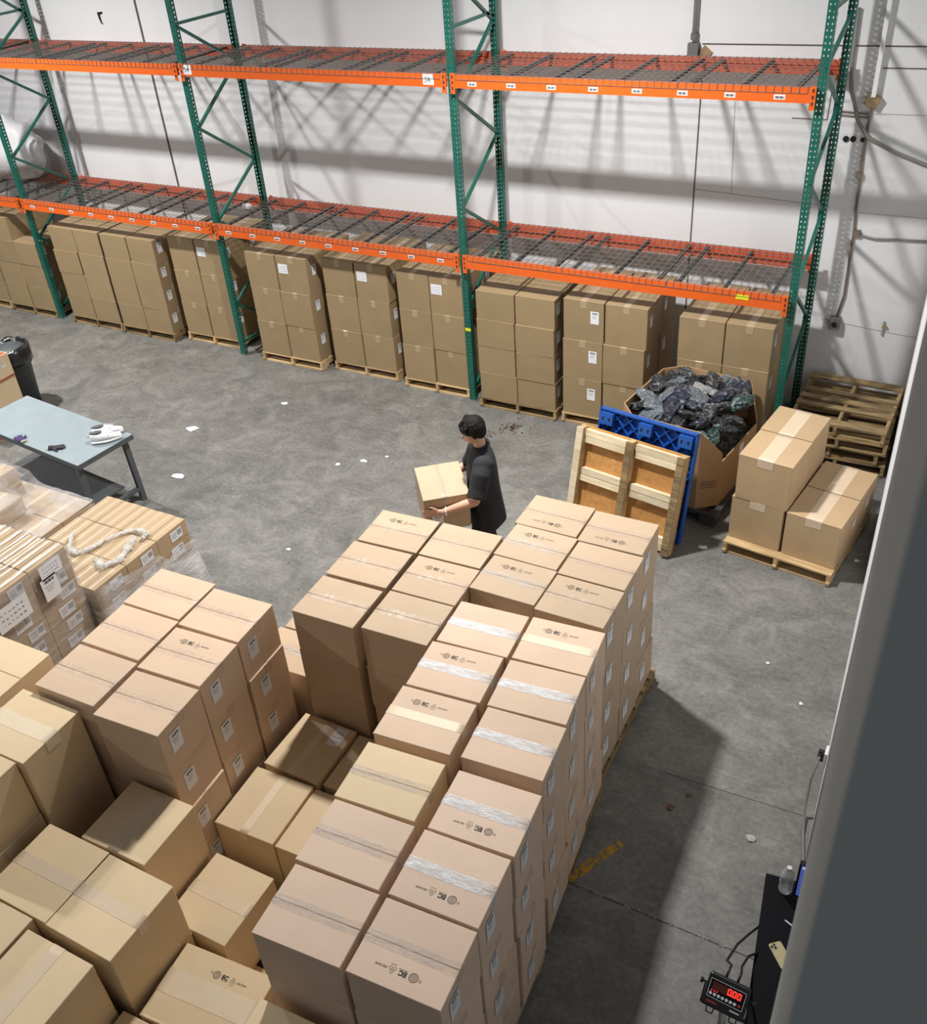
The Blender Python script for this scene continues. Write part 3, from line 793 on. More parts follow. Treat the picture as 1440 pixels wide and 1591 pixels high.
# ---- pallet loads below the rack
WN = ['first', 'second', 'third', 'fourth', 'fifth', 'sixth', 'seventh', 'eighth', 'ninth', 'tenth']
def rack_stack(sid, name, x0, x1, yf, nl, h, rows, typ, wd, lab_r=False, lab_f=None, note=None, miss=()):
    w = (x1 - x0) / 2 - 0.004
    dd = 0.505 if h > 0.42 else 0.42
    G = 'boxes on the pallets under the rack'
    for r in range(rows):
        for c in range(2):
            for k in range(nl):
                if (r, c, k) in miss: continue
                rr = random.Random(len(sid) * 7 + ord(sid[-1]) * 13 + r * 131 + c * 17 + k * 3)
                z = PZ + (nl - 1 - k) * h
                labs = []
                if c == 1: labs.append(('+x', -0.22 + rr.uniform(-.04, .04), 0.62, 0.09, 0.14))
                if lab_f == 'left' and c == 0 and r == 0: labs.append(('-y', 0.28 - 0.02 * k, 0.62, 0.1, 0.15))
                if lab_f == 'note' and c == note and k == 0 and r == 0: labs.append(('-y', -0.28 if note == 1 else 0.2, 0.66, 0.15, 0.13, 1))
                lab = 'brown box, %s, %s %s, %s' % (layer_name(k, nl).replace(' layer', '') + ' layer', 'front' if r == 0 else ('rear' if r == 1 else 'rearmost'), 'left' if c == 0 else 'right', name)
                carton('%s:%d%d:%d' % (sid, r, c, k), typ, x0 + (c + 0.5) * (x1 - x0) / 2 + rr.uniform(-.008, .008), yf + dd / 2 + r * (dd + 0.006) + rr.uniform(0, .012) + 0.012 * (k == 0), z,
                       R(rr.uniform(-.7, .7)), w - 0.012, dd - 0.006, h - 0.0015, lab, G, 'y' if h > 0.42 else 'x', 'tape_brown' if h > 0.42 else 'tape_clear', 0.075, labs)
    pallet((x0 + x1) / 2, yf + 0.535, 0, 'pallet under the ' + name, L=1.07, W=x1 - x0 + 0.02, wd=wd)
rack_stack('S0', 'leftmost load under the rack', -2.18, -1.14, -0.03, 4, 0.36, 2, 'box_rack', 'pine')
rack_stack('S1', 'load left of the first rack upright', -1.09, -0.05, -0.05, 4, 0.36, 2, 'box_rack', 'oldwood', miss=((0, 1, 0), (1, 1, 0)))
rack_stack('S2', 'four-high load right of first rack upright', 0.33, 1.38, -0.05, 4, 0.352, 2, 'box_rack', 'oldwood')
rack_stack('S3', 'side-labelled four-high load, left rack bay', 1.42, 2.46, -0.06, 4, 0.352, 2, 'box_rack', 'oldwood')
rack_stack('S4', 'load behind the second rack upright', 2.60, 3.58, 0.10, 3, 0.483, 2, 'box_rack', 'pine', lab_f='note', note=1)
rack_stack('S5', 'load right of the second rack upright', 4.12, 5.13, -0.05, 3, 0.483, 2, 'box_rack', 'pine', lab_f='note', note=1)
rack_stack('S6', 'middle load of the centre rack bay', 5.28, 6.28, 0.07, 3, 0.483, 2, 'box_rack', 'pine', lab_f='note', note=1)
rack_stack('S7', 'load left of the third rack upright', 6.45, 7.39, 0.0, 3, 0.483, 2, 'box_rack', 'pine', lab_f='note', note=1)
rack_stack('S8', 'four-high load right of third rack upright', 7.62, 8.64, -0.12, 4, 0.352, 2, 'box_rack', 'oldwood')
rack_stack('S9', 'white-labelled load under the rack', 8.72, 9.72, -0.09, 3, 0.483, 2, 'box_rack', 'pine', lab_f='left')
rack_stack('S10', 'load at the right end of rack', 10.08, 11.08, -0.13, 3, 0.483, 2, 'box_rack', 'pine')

# =================================================================== FILM-WRAPPED PALLETS OF SMALL CARTONS (left)
CM = {}
def small_carton(x, y, z, w, d, h, label, group, rot=0, lab=None, yaw=0):
    PN[1] += 1
    if 'c%d' % PN[1] in HIDDEN:
        HID.setdefault('small:' + group, []).append((x, y, z, yaw, w, d, h, 'box_small')); return None
    key = (round(w, 3), round(d, 3), round(h, 3))
    if key not in CM:
        mb = MB(); c = 0.003
        ring = lambda e, zz: [(-w/2+e, -d/2+e, zz), (w/2-e, -d/2+e, zz), (w/2-e, d/2-e, zz), (-w/2+e, d/2-e, zz)]
        mb.loft([ring(0, 0.0005), ring(0, h - c), ring(c, h)], 'box_small')
        CM[key] = mb.mesh('carton')
        tb = MB(); tb.box((0, 0, h + 0.0006), (0.022 if w < 0.2 else 0.05, d * 0.98, 0.0012), 'tape_light'); CM[key + ('t',)] = tb.mesh('packing_tape')
    assert label not in USED, label
    USED.add(label)
    o = link('carton', CM[key], None, label, (x, y, z), yaw, 'carton', group); o['key'] = 'c%d' % PN[1]
    link('packing_tape', CM[key + ('t',)], o)
    if lab: link('end_label', label_mesh('+x', w, d, h, lab[0], lab[1], lab[2], lab[3], 2), o)
    return o
ROWS = ['back', 'middle', 'front']
NINE = ['leftmost', 'second from left', 'third from left', 'fourth from left', 'centre', 'fourth from right', 'third from right', 'second from right', 'rightmost']
def carton_load(name, x0, x1, y0, y1, ztop, nl, nx, top_only=False, group='cartons', wrapname='', jit=0.004):
    h = (ztop - PZ) / nl; dx = (x1 - x0) / nx; dy = (y1 - y0) / 3
    rr = random.Random(len(name))
    for j in range(3):
        for i in range(nx):
            small_carton(x0 + (i + .5) * dx, y1 - (j + .5) * dy, ztop - h + rr.uniform(-.002, .004), dx - 0.003, dy - 0.006, h - 0.004,
                         'tan carton, %s row, %s, atop the %s' % (ROWS[j], NINE[i], name), group, lab=(0.12, 0.5, 0.14, 0.1) if i == nx - 1 else None, yaw=R(rr.uniform(-.5, .5)))
    lays = ['second', 'third', 'fourth', 'fifth', 'sixth', 'seventh', 'eighth', 'ninth', 'tenth', 'eleventh']
    for k in range(1, nl):
        for j in range(3):
            small_carton(x1 - dx / 2 + rr.uniform(-.004, .004), y1 - (j + .5) * dy, ztop - (k + 1) * h, dx - 0.003, dy - 0.006, h - 0.004,
                         'labelled carton, right side, %s layer down, %s column, %s' % (lays[k - 1], ROWS[j], name), group, lab=(rr.uniform(-.05, .2), 0.5, 0.15, 0.105))
    mb = MB()
    for k in range(1, nl):
        for j in range(3):
            for i in range(nx - 1):
                mb.box((x0 + (i + .5) * dx, y1 - (j + .5) * dy, ztop - (k + .5) * h), (dx - .003, dy - .006, h - .004), 'box_small')
    mb.build('carton_stack_core', None, False, 'inner cartons packed inside the ' + name, kind='stuff')
    pallet((x0 + x1) / 2, (y0 + y1) / 2, 0, 'pallet under the ' + name, L=y1 - y0 - 0.02, W=x1 - x0)

def film_shell(name, label, x0, x1, y0, y1, zs, mat, seed, jit=0.012, grow=0.02, top=None, flare=0.0, tophole=False, topz=None):
    """loose plastic film round a load: uneven, puckered rings"""
    rr = random.Random(seed); mb = MB(); n = 14
    per = []
    for a, b in (((x0, y0), (x1, y0)), ((x1, y0), (x1, y1)), ((x1, y1), (x0, y1)), ((x0, y1), (x0, y0))):
        for k in range(n): per.append((a[0] + (b[0] - a[0]) * k / n, a[1] + (b[1] - a[1]) * k / n))
    cx, cy = (x0 + x1) / 2, (y0 + y1) / 2
    rings = []
    for iz, z in enumerate(zs):
        t = iz / (len(zs) - 1)
        ring = []
        for (px, py) in per:
            g = grow + jit * rr.random() + flare * (1 - t) ** 2 * rr.random()
            gi = grow + jit * 0.5
            dx = g if px > x1 - 1e-6 else (-gi if px < x0 + 1e-6 else 0); dy = gi if py > y1 - 1e-6 else (-gi if py < y0 + 1e-6 else 0)
            zz = z + (rr.uniform(-.03, .0) if 0 < iz < len(zs) - 1 else 0)
            if iz == len(zs) - 1 and top: zz = top(px, py) + rr.uniform(-.012, .012)
            elif top: zz = min(zz, top(px, py) - 0.05 * (len(zs) - 1 - iz))
            ring.append((px + dx, py + dy, zz))
        rings.append(ring)
    mb.loft(rings, mat, caps=False)
    o = mb.build(name, None, True, label, cat='plastic film', group=None)
    return o
carton_load('pallet with film rope', 6.10, 7.05, -5.75, -4.65, 1.10, 6, 9, group='narrow cartons on the pallet with twisted film')
carton_load('tall labelled pallet', 6.02, 7.0, -6.92, -5.82, 1.60, 10, 9, group='narrow cartons on the tall labelled pallet')
film_shell('stretch_wrap', 'loose silvery plastic film bunched round the sides of the pallet with twisted film', 6.10, 7.05, -5.75, -4.65,
           [0.04, 0.2, 0.4, 0.55, 0.7, 0.8, 0.88, 1.0], 'wrap_heavy', 4, 0.03, 0.012, top=lambda x, y: 0.98 + 0.14 * max(0, (-5.2 - y)) / 0.55 - (0.1 if y > -5.0 else 0), flare=0.16)
film_shell('stretch_wrap', 'tight clear film round the tall labelled pallet', 6.02, 7.0, -6.92, -5.82, [0.05, 0.3, 0.6, 0.8, 1.0, 1.2, 1.35, 1.5, 1.60], 'wrap', 7, 0.006, 0.008)
mb = MB(); rr = random.Random(3)           # white strips of film drawn over the top of the tall load
for k in range(11):
    xx = 6.04 + k * 0.092 + rr.uniform(-.02, .02); ww = rr.uniform(0.012, 0.035)
    pts = [(xx + rr.uniform(-.006, .006), -6.92 + 1.1 * j / 9, 1.606 + rr.uniform(0, .004)) for j in range(10)]
    vs = [(p[0] + s * ww / 2, p[1], p[2]) for p in pts for s in (-1, 1)]
    mb.add(vs, [(2 * j, 2 * j + 1, 2 * j + 3, 2 * j + 2) for j in range(9)], 'wrap_heavy')
mb.build('film_strips', None, True, 'white strips of film drawn over the top of the tall labelled pallet', kind='stuff')
# sheets of paper taped to the tall load
def sheet(name, label, x, y, z, w, h, style, tilt=0):
    o = link(name, label_mesh('+x', 0.0, 0.0, 0.0, 0, 0, w, h, style), None, label, (x, y, z), 0, 'paper')
    o.rotation_euler = (R(tilt), 0, 0); return o
sheet('paper_sheet', 'white sheet with blue handwriting taped near the top of the tall labelled pallet', 7.032, -6.02, 1.53, 0.2, 0.13, 1)
sheet('paper_sheet', 'long white printed slip below the handwritten sheet on the tall pallet', 7.032, -6.07, 1.38, 0.15, 0.2, 0)
sheet('paper_sheet', 'large white printed sheet on the side of the tall pallet by the left frame edge', 7.034, -6.43, 1.40, 0.30, 0.20, 1)
# third load: larger cartons, whole load under film, a single carton on top
G = 'cartons under clear film behind the tall pallet'
rr = random.Random(9)
for j in range(3):
    for i in range(3):
        for k in range(3 if i == 2 else 1):
            small_carton(4.98 + 0.175 + i * 0.352, -4.79 - 0.18 - j * 0.362, 1.10 - 0.30 * (k + 1), 0.348, 0.356, 0.297,
                         'carton under film behind the tall pallet, %s layer, %s row, %s' % (['top', 'second', 'third'][k], ROWS[j], ['left', 'middle', 'right'][i]), G)
mb = MB()
for j in range(3):
    for i in range(2):
        for k in (1, 2): mb.box((4.98 + 0.175 + i * 0.352, -4.97 - j * 0.362, 1.10 - 0.30 * (k + .5)), (0.348, 0.356, 0.297), 'box_small')
mb.build('carton_stack_core', None, False, 'inner cartons of the film-covered load behind the tall pallet', kind='stuff')
pallet(5.5, -5.33, 0, 'pallet under the film-covered load behind the tall pallet', L=1.08, W=1.06)
small_carton(5.43, -5.32, 1.102, 0.34, 0.3, 0.17, 'single carton standing on the film-covered load at the left', G, yaw=R(4))
small_carton(4.9 + 0.14, -5.02, 1.102, 0.26, 0.34, 0.2, 'second carton on the film-covered load at the far left edge', G, yaw=R(2))
film_shell('stretch_wrap', 'clear film hanging round the load behind the tall pallet', 4.98, 6.03, -5.88, -4.79, [0.06, 0.3, 0.6, 0.85, 1.0, 1.09], 'wrap', 15, 0.012, 0.01)
mb = MB(); n = 16; rr = random.Random(21)
vs = []
for j in range(n + 1):
    for i in range(n + 1):
        x = 4.96 + 1.09 * i / n; y = -5.9 + 1.13 * j / n
        z = 1.108 + rr.uniform(0, .012)
        d = max(abs(x - 5.43) - 0.2, abs(y + 5.32) - 0.18)
        d2 = max(abs(x - 5.04) - 0.16, abs(y + 5.02) - 0.2)
        z += max(0.18 * max(0, 1 - max(0, d) / 0.12), 0.21 * max(0, 1 - max(0, d2) / 0.12))
        vs.append((x, y, z))
mb.add(vs, [(j * (n + 1) + i, j * (n + 1) + i + 1, (j + 1) * (n + 1) + i + 1, (j + 1) * (n + 1) + i) for j in range(n) for i in range(n)], 'wrap')
mb.build('plastic_sheet', None, True, 'clear crinkled film draped over the top of the load at the left', cat='plastic film')
# twisted rope of film on top
def film_rope(name, label, pts, r, seed):
    rr = random.Random(seed); P = []
    P0 = [Vector(q) for q in pts]
    for a, b in zip(P0[:-1], P0[1:]):
        for k in range(7): P.append(a.lerp(b, k / 7) + Vector((rr.uniform(-.006, .006), rr.uniform(-.006, .006), rr.uniform(0, .006))))
    P.append(P0[-1])
    mb = MB(); mb.tube(P, r, 'wrap_rope', 9, True, [r * (0.6 + 0.7 * rr.random()) for _ in P])
    vv = []
    for q in mb.v:
        z = 1.106 + (q[2] - 1.106) * 0.62
        vv.append((q[0] + rr.uniform(-.008, .008), q[1] + rr.uniform(-.008, .008), max(1.104, z + rr.uniform(-.005, .005))))
    mb.v = vv
    return mb.build(name, None, True, label, cat='plastic film')
zt = 1.13
film_rope('film_rope', 'twisted ropes of shiny plastic film curled on top of the cartons', [(6.29, -5.27, zt), (6.42, -5.42, zt), (6.56, -5.46, zt), (6.62, -5.3, zt), (6.68, -5.1, zt), (6.78, -4.97, zt), (6.92, -4.98, zt), (6.93, -5.05, zt)], 0.027, 2)
film_rope('film_rope', 'short crumpled length of shiny film beside the long twisted one', [(6.86, -5.08, zt), (6.93, -5.26, zt), (6.97, -5.38, zt), (6.90, -5.5, zt), (6.80, -5.45, zt)], 0.036, 5)

# =================================================================== WORK TABLE
t = thing('work_table', 'long work table with a pale blue-grey top and dark grey steel legs', 'table', (4.13, -3.66, 0), R(-6.1))
TL, TW, TZ = 1.90, 0.72, 0.85
MB().box((0, 0, TZ - 0.018), (TL, TW, 0.036), 'tabletop').build('table_top', t)
e = MB()
for s in (-1, 1): e.box((0, s * (TW / 2 + 0.001), TZ - 0.03), (TL + 0.006, 0.006, 0.056), 'greysteel'); e.box((s * (TL / 2 + 0.001), 0, TZ - 0.03), (0.006, TW, 0.056), 'greysteel')
e.build('edge_band', t)
for sx in (-1, 1):
    for sy in (-1, 1):
        MB().bar((sx * (TL / 2 - 0.10), sy * (TW / 2 - 0.06), TZ - 0.04), (sx * (TL / 2 - 0.07), sy * (TW / 2 - 0.05), 0.0), 0.06, 0.045, 'greysteel').build('leg', t)
    MB().bar((sx * (TL / 2 - 0.075), -TW / 2 + 0.05, 0.16), (sx * (TL / 2 - 0.075), TW / 2 - 0.05, 0.16), 0.05, 0.04, 'greysteel').build('stretcher', t)
    MB().bar((sx * (TL / 2 - 0.10), -TW / 2 + 0.06, TZ - 0.06), (sx * (TL / 2 - 0.10), TW / 2 - 0.06, TZ - 0.06), 0.05, 0.04, 'greysteel').build('stretcher', t)
MB().box((-0.05, 0, 0.19), (TL - 0.3, 0.4, 0.02), 'greysteel').build('shelf', t)
MB().bar((-TL / 2 + 0.1, TW / 2 - 0.08, 0.5), (TL / 2 - 0.5, TW / 2 - 0.08, 0.5), 0.04, 0.03, 'greysteel').build('stretcher', t)

# gloves
M['glove_p'] = plain('purple_knit', (0.055, 0.028, 0.13, 1), 0.8, 0, 0, 0.4, 200)
M['glove_k'] = plain('charcoal_knit', (0.03, 0.026, 0.034, 1), 0.8, 0, 0, 0.4, 200)
M['cuff'] = plain('pale_cuff', (0.62, 0.6, 0.42, 1), 0.8)
def glove(label, mat, x, y, yaw, spread):
    mb = MB()
    mb.ball((0, 0, 0.018), (0.052, 0.044, 0.018), mat)
    for k in range(4):
        a = (k - 1.5) * spread; yy = (k - 1.5) * 0.021
        L = (0.055, 0.068, 0.064, 0.05)[k]
        mb.tube([(0.03, yy, 0.018), (0.03 + L * 0.6 * math.cos(a), yy + L * .6 * math.sin(a), 0.024), (0.035 + L * math.cos(a), yy + L * math.sin(a), 0.014)], 0.0105, mat, 8)
    mb.tube([(-0.015, -0.03, 0.018), (0.012, -0.062, 0.02), (0.035, -0.075, 0.014)], 0.0125, mat, 8)
    mb.tube([(-0.03, 0, 0.018), (-0.075, 0, 0.017)], 0.03, mat, 12, True, [0.034, 0.032])
    me = remeshed(mb, 'work_glove', 0.005, 4)
    for v in me.vertices: v.co.z = max(0.001, v.co.z * 0.8)
    o = link('work_glove', me, None, label, (x, y, TZ + 0.001), yaw, 'glove', None)
    c = MB(); c.loft([[( -0.07 - 0.016 * k, 0.031 * math.cos(2 * PI * j / 12), 0.017 + 0.016 * math.sin(2 * PI * j / 12)) for j in range(12)] for k in range(2)], 'cuff')
    c.build('cuff', o, True)
glove('purple knit work glove lying open with spread fingers on the pale table', 'glove_p', 4.02, -3.98, R(165), 0.16)
glove('charcoal work glove lying folded narrow on the table, nearer the shoes', 'glove_k', 4.54, -3.955, R(35), 0.01)
# trainers
M['shoe'] = plain('white_leather', (0.82, 0.83, 0.85, 1), 0.45, 0, 0.1, 0.06, 60)
def shoe(label, x, y, z, yaw, roll=0):
    t = thing('sneaker', label, 'shoe', (x, y, z), yaw)
    t.rotation_euler = (roll, 0, yaw); t.scale = (1.12, 1.12, 1.2)
    def outline(u):   # half width along the length, u 0 heel .. 1 toe
        return 0.036 + 0.014 * math.sin(PI * min(1, u * 1.05)) + 0.006 * math.sin(2 * PI * (u - 0.25)) if 0.04 < u < 0.97 else 0.022
    def ring(u, z0, z1, k=1.0, n=16):
        w = outline(u) * k; x0 = -0.14 + 0.29 * u
        return [(x0, w * math.cos(a), z0 + (z1 - z0) * (0.5 + 0.5 * math.sin(a))) for a in [2 * PI * i / n for i in range(n)]]
    us = [0.0, 0.05, 0.15, 0.3, 0.45, 0.6, 0.75, 0.87, 0.96, 1.0]
    MB().loft([ring(u, 0.0, 0.034 + (0.012 if u > 0.9 else 0), 1.08) for u in us], 'shoe').build('sole', t, True)
    hs = [0.07, 0.105, 0.105, 0.095, 0.098, 0.088, 0.07, 0.058, 0.05, 0.04]
    up = MB(); up.loft([ring(u, 0.022, h) for u, h in zip(us, hs)], 'shoe'); up.build('upper', t, True)
    MB().loft([[(-0.075 + 0.058 * math.cos(2 * PI * i / 14), 0.027 * math.sin(2 * PI * i / 14), zz) for i in range(14)] for zz in (0.09, 0.1085)], 'greysteel').build('opening', t)
    for k in range(4): MB().bar((0.0 + k * 0.02, -0.024, 0.101 - 0.006 * k), (0.004 + k * 0.02, 0.024, 0.101 - 0.006 * k), 0.008, 0.006, 'white').build('lace', t)
    for s in (-1, 1): MB().bar((0.02, s * 0.047, 0.045), (0.035, s * 0.043, 0.08), 0.01, 0.005, 'greysteel').build('side_stripe', t)
shoe('white sneaker lying nearest the table corner', 4.95, -3.62, TZ + 0.001, R(48))
shoe('white sneaker tipped behind the other on the table corner', 4.875, -3.52, TZ + 0.003, R(52), R(-3))

# =================================================================== LEFT EDGE: open cartons and bin
G = 'open boxes at the left edge'
for k, (h, lab) in enumerate(((0.34, 'bottom box of the stack beside the bin at the left edge'), (0.34, 'middle box of the stack beside the bin at the left edge'), (0.32, 'top box of the stack beside the bin, open and red inside'))):
    o = link('cardboard_box', None, None, lab, (2.03, -2.93, 0.0015 + k * 0.342), R(1.5 * (k - 1)), 'box', G)
    USED.add(lab)
    w, d = 0.58, 0.52
    mb = MB()
    if k < 2: mb.box((0, 0, h / 2), (w, d, h - 0.004), 'box_olive')
    else:
        mb.box((0, 0, 0.005), (w, d, 0.01), 'box_olive')
        for s in (-1, 1): mb.box((s * (w / 2 - .004), 0, h / 2), (0.008, d, h), 'box_olive'); mb.box((0, s * (d / 2 - .004), h / 2), (w - .016, 0.008, h), 'box_olive')
    mb.build('box_body', o)
    if k == 2:
        MB().box((0, 0, h - 0.045), (w - 0.02, d - 0.02, 0.03), 'red').build('contents', o, label='red printed cloth filling the box')
        link('shipping_label', label_mesh('+x', w, d, h, 0.28, 0.62, 0.06, 0.06, 0), o)
    r_ = MB(); r_.box((w / 2 + 0.001, 0, h * 0.08), (0.003, d * 0.98, 0.022), 'red'); r_.build('red_stripe', o)
    link('packing_tape', tape_mesh('tape_tan', w - 0.002, d, h - 0.002, 'x', 0.06), o) if k < 2 else None
t = thing('waste_bin', 'tall grey plastic bin lined with a black bag at the left edge', 'bin', (1.86, -2.36, 0))
mb = MB(); mb.loft([[(r_ * math.cos(2 * PI * i / 24), r_ * math.sin(2 * PI * i / 24), z) for i in range(24)] for r_, z in ((0.2, 0.0), (0.25, 0.78), (0.265, 0.78), (0.265, 0.84))], 'greysteel'); mb.build('bin_body', t, True)
rr = random.Random(6); mb = MB()
rg = []
for r_, z in ((0.285, 0.66), (0.29, 0.76), (0.285, 0.85), (0.262, 0.885), (0.235, 0.86), (0.21, 0.7), (0.12, 0.6)):
    rg.append([((r_ + rr.uniform(-.012, .014)) * math.cos(2 * PI * i / 28), (r_ + rr.uniform(-.012, .014)) * math.sin(2 * PI * i / 28), z + rr.uniform(-.022, .022)) for i in range(28)])
mb.loft(rg, 'blackbag'); mb.build('bin_liner', t, True)

# =================================================================== WHITE POLY BAG ON THE RACK
M['polybag'] = plain('white_poly_bag', (0.5, 0.5, 0.515, 1), 0.4, 0, 0.2, 0.9, 11)
def lumpy(name, r, seed, amp, mat, n=(24, 16), flat=None, smooth=True):
    rr = random.Random(seed); mb = MB(); mb.ball((0, 0, 0), r, mat, n[0], n[1])
    ks = [(Vector((rr.gauss(0, 1), rr.gauss(0, 1), rr.gauss(0, 1))) * rr.uniform(1.5, 7), rr.uniform(0, 6), rr.uniform(0.3, 1)) for _ in range(14)]
    vv = []
    for q in mb.v:
        u = Vector((q[0] / r[0], q[1] / r[1], q[2] / r[2]))
        s = 1 + amp * sum(a * math.sin(k.dot(u) + p) / (1 + k.length * 0.2) for k, p, a in ks) * 0.5
        v = Vector(q) * s
        if flat is not None and v.z < flat: v.z = flat + (v.z - flat) * 0.12
        vv.append(v)
    mb.v = vv; return mb.mesh(name, smooth)
link('poly_bag', lumpy('poly_bag', (0.70, 0.42, 0.50), 5, 0.24, 'polybag', (40, 26), -0.42), None, 'huge stuffed white plastic bag on the lower rack deck at the far left', (-0.78, 0.58, H1 + 0.5), 0, 'bag')
link('poly_bag', lumpy('poly_bag', (0.085, 0.05, 0.04), 3, 0.25, 'polybag', (14, 9), -0.03), None, 'scrap of white plastic left on the wire deck by the second upright', (3.60 + 0.25, 0.52, H1 + 0.05), 0, 'plastic scrap')

# =================================================================== OCTAGONAL CARTON BIN OF BAGGED GARMENTS
bx, by, byaw = 10.47, -0.78, R(-8)
t = thing('carton_bin', 'large open corrugated bin with cut corners, full of bagged dark garments', 'bin', (bx, by, 0.135), byaw)
BW, BD, BH, cut = 1.10, 1.22, 0.87, 0.17
octo = [(-BW/2+cut, -BD/2), (BW/2-cut, -BD/2), (BW/2, -BD/2+cut), (BW/2, BD/2-cut), (BW/2-cut, BD/2), (-BW/2+cut, BD/2), (-BW/2, BD/2-cut), (-BW/2, -BD/2+cut)]
M['bin_board'] = cardboard('bin_board', (0.43, 0.27, 0.14, 1))
for i in range(8):
    a, b = octo[i], octo[(i + 1) % 8]
    mb = MB(); d = Vector((b[0] - a[0], b[1] - a[1], 0)).normalized(); nrm = Vector((d.y, -d.x, 0))
    hh = BH + 0.02
    # the front right corner is cut down and one corner panel folds out
    ha = hb = hh
    if i == 1: hb = 0.62
    if i == 2: ha = hb = 0.52
    if i == 3: ha = 0.55
    A0, B0 = Vector((a[0], a[1], 0)), Vector((b[0], b[1], 0))
    vs = [A0, B0, B0 + Vector((0, 0, hb)), A0 + Vector((0, 0, ha))]
    vs += [q - nrm * 0.012 for q in vs]
    mb.add(vs, [(0, 1, 2, 3), (7, 6, 5, 4), (0, 4, 5, 1), (1, 5, 6, 2), (2, 6, 7, 3), (3, 7, 4, 0)], 'bin_board')
    mb.build('side_panel', t)
MB().box((0, 0, 0.006), (BW - 0.34, BD - 0.1, 0.012), 'bin_board').build('base_panel', t)
mb = MB()
for q in range(3): mb.box((BW / 2 - 0.08 + 0.0, -BD / 2 + 0.08 - 0.008, 0.25 + q * 0.035), (0.16, 0.002, 0.008), 'ink_soft', Matrix.Rotation(R(45), 3, 'Z'))
mb.build('printed_mark', t)
mb = MB(); mb.box((BW / 2 + 0.002, 0.05, 0.42), (0.002, 0.1, 0.12), 'paper'); mb.build('shipping_label', t)
# dark plastic pallet under it
pt = thing('plastic_pallet', 'dark dirty plastic pallet under the corrugated bin', 'pallet', (bx + 0.03, by, 0), byaw)
M['dirtyplastic'] = plain('dirty_black_plastic', (0.05, 0.05, 0.052, 1), 0.45, 0, 0.1, 0.3, 25, 0.4)
mb = MB(); 
for k in range(9): mb.box((-0.55 + k * 0.1375, 0, 0.118), (0.06, 1.3, 0.03), 'dirtyplastic')
for k in range(5): mb.box((0, -0.62 + k * 0.31, 0.118), (1.16, 0.06, 0.028), 'dirtyplastic')
mb.build('deck', pt)
for ix in (-1, 0, 1):
    for iy in (-1, 0, 1): MB().box((ix * 0.5, iy * 0.57, 0.052), (0.16, 0.16, 0.102), 'dirtyplastic').build('block', pt)

def bagged(name, c, sc=15):
    """cloth seen through a glossy, creased clear bag"""
    k = NT(name); v = k.coord()
    oi = k.n('ShaderNodeObjectInfo'); add = k.n('ShaderNodeVectorMath', operation='ADD')
    mul = k.n('ShaderNodeVectorMath', operation='SCALE'); mul.inputs[0].default_value = (9, 5, 7); k.l(oi.outputs['Random'], mul.inputs['Scale'])
    k.l(v, add.inputs[0]); k.l(mul.outputs[0], add.inputs[1]); v = add.outputs[0]
    w = k.n('ShaderNodeTexVoronoi', feature='DISTANCE_TO_EDGE'); w.inputs['Scale'].default_value = sc * 1.5
    nz = k.n('ShaderNodeTexNoise'); nz.inputs['Scale'].default_value = 8; nz.inputs['Detail'].default_value = 4; k.l(v, nz.inputs['Vector'])
    wv = k.n('ShaderNodeMix'); wv.data_type = 'VECTOR'; wv.inputs[0].default_value = 0.25; k.l(v, wv.inputs[4]); k.l(nz.outputs['Color'], wv.inputs[5]); k.l(wv.outputs[1], w.inputs['Vector'])
    f = k.noise(v, sc, 6, 0.65, 1.0)
    milky_glare = k.ramp(k.noise(v, 11, 5, 0.65, 1.5), [(0.52, (0, 0, 0, 1)), (0.66, (0.6, 0.6, 0.6, 1))])  # whitish film and its glare painted as patches into the cloth colour
    k.set(Base_Color=k.mix(milky_glare, c, (0.52, 0.56, 0.60, 1)), Roughness=0.24, Specular_IOR_Level=0.9, Coat_Weight=1.0, Coat_Roughness=0.24)
    h = k.n('ShaderNodeMath', operation='ADD'); k.l(f, h.inputs[0]); k.l(w.outputs['Distance'], h.inputs[1])
    nrm = k.bump(h.outputs[0], 1.0, 0.05); k.l(nrm, k.b.inputs['Coat Normal'])
    return k.m
M['g_dark'] = bagged('bagged_charcoal_cloth', (0.012, 0.013, 0.018, 1))
M['g_grey'] = bagged('bagged_pale_cloth', (0.15, 0.19, 0.22, 1))
M['g_green'] = bagged('bagged_green_cloth', (0.008, 0.055, 0.042, 1))
M['g_navy'] = bagged('bagged_navy_cloth', (0.012, 0.017, 0.045, 1))
M['g_white'] = bagged('bagged_white_cloth', (0.5, 0.5, 0.5, 1))
GM = {}
for i, q in enumerate(('g_dark', 'g_grey', 'g_green', 'g_navy', 'g_white')):
    for s in range(3 if i == 0 else 1): GM[(q, s)] = lumpy('garment_bag', (0.132, 0.10, 0.05), 40 + i * 7 + s, 0.55, q, (40, 26), None, True)
GL = {'g_dark': 'charcoal', 'g_navy': 'navy', 'g_grey': 'pale grey', 'g_green': 'dark green', 'g_white': 'white'}
GROWS = ['nearest row', 'second row', 'third row', 'fourth row', 'fifth row', 'sixth row', 'back row']
GCOLS = ['leftmost', 'second from left', 'third from left', 'third from right', 'second from right', 'rightmost']
rr = random.Random(17); cnt = 0
Rm = Matrix.Rotation(byaw, 3, 'Z')
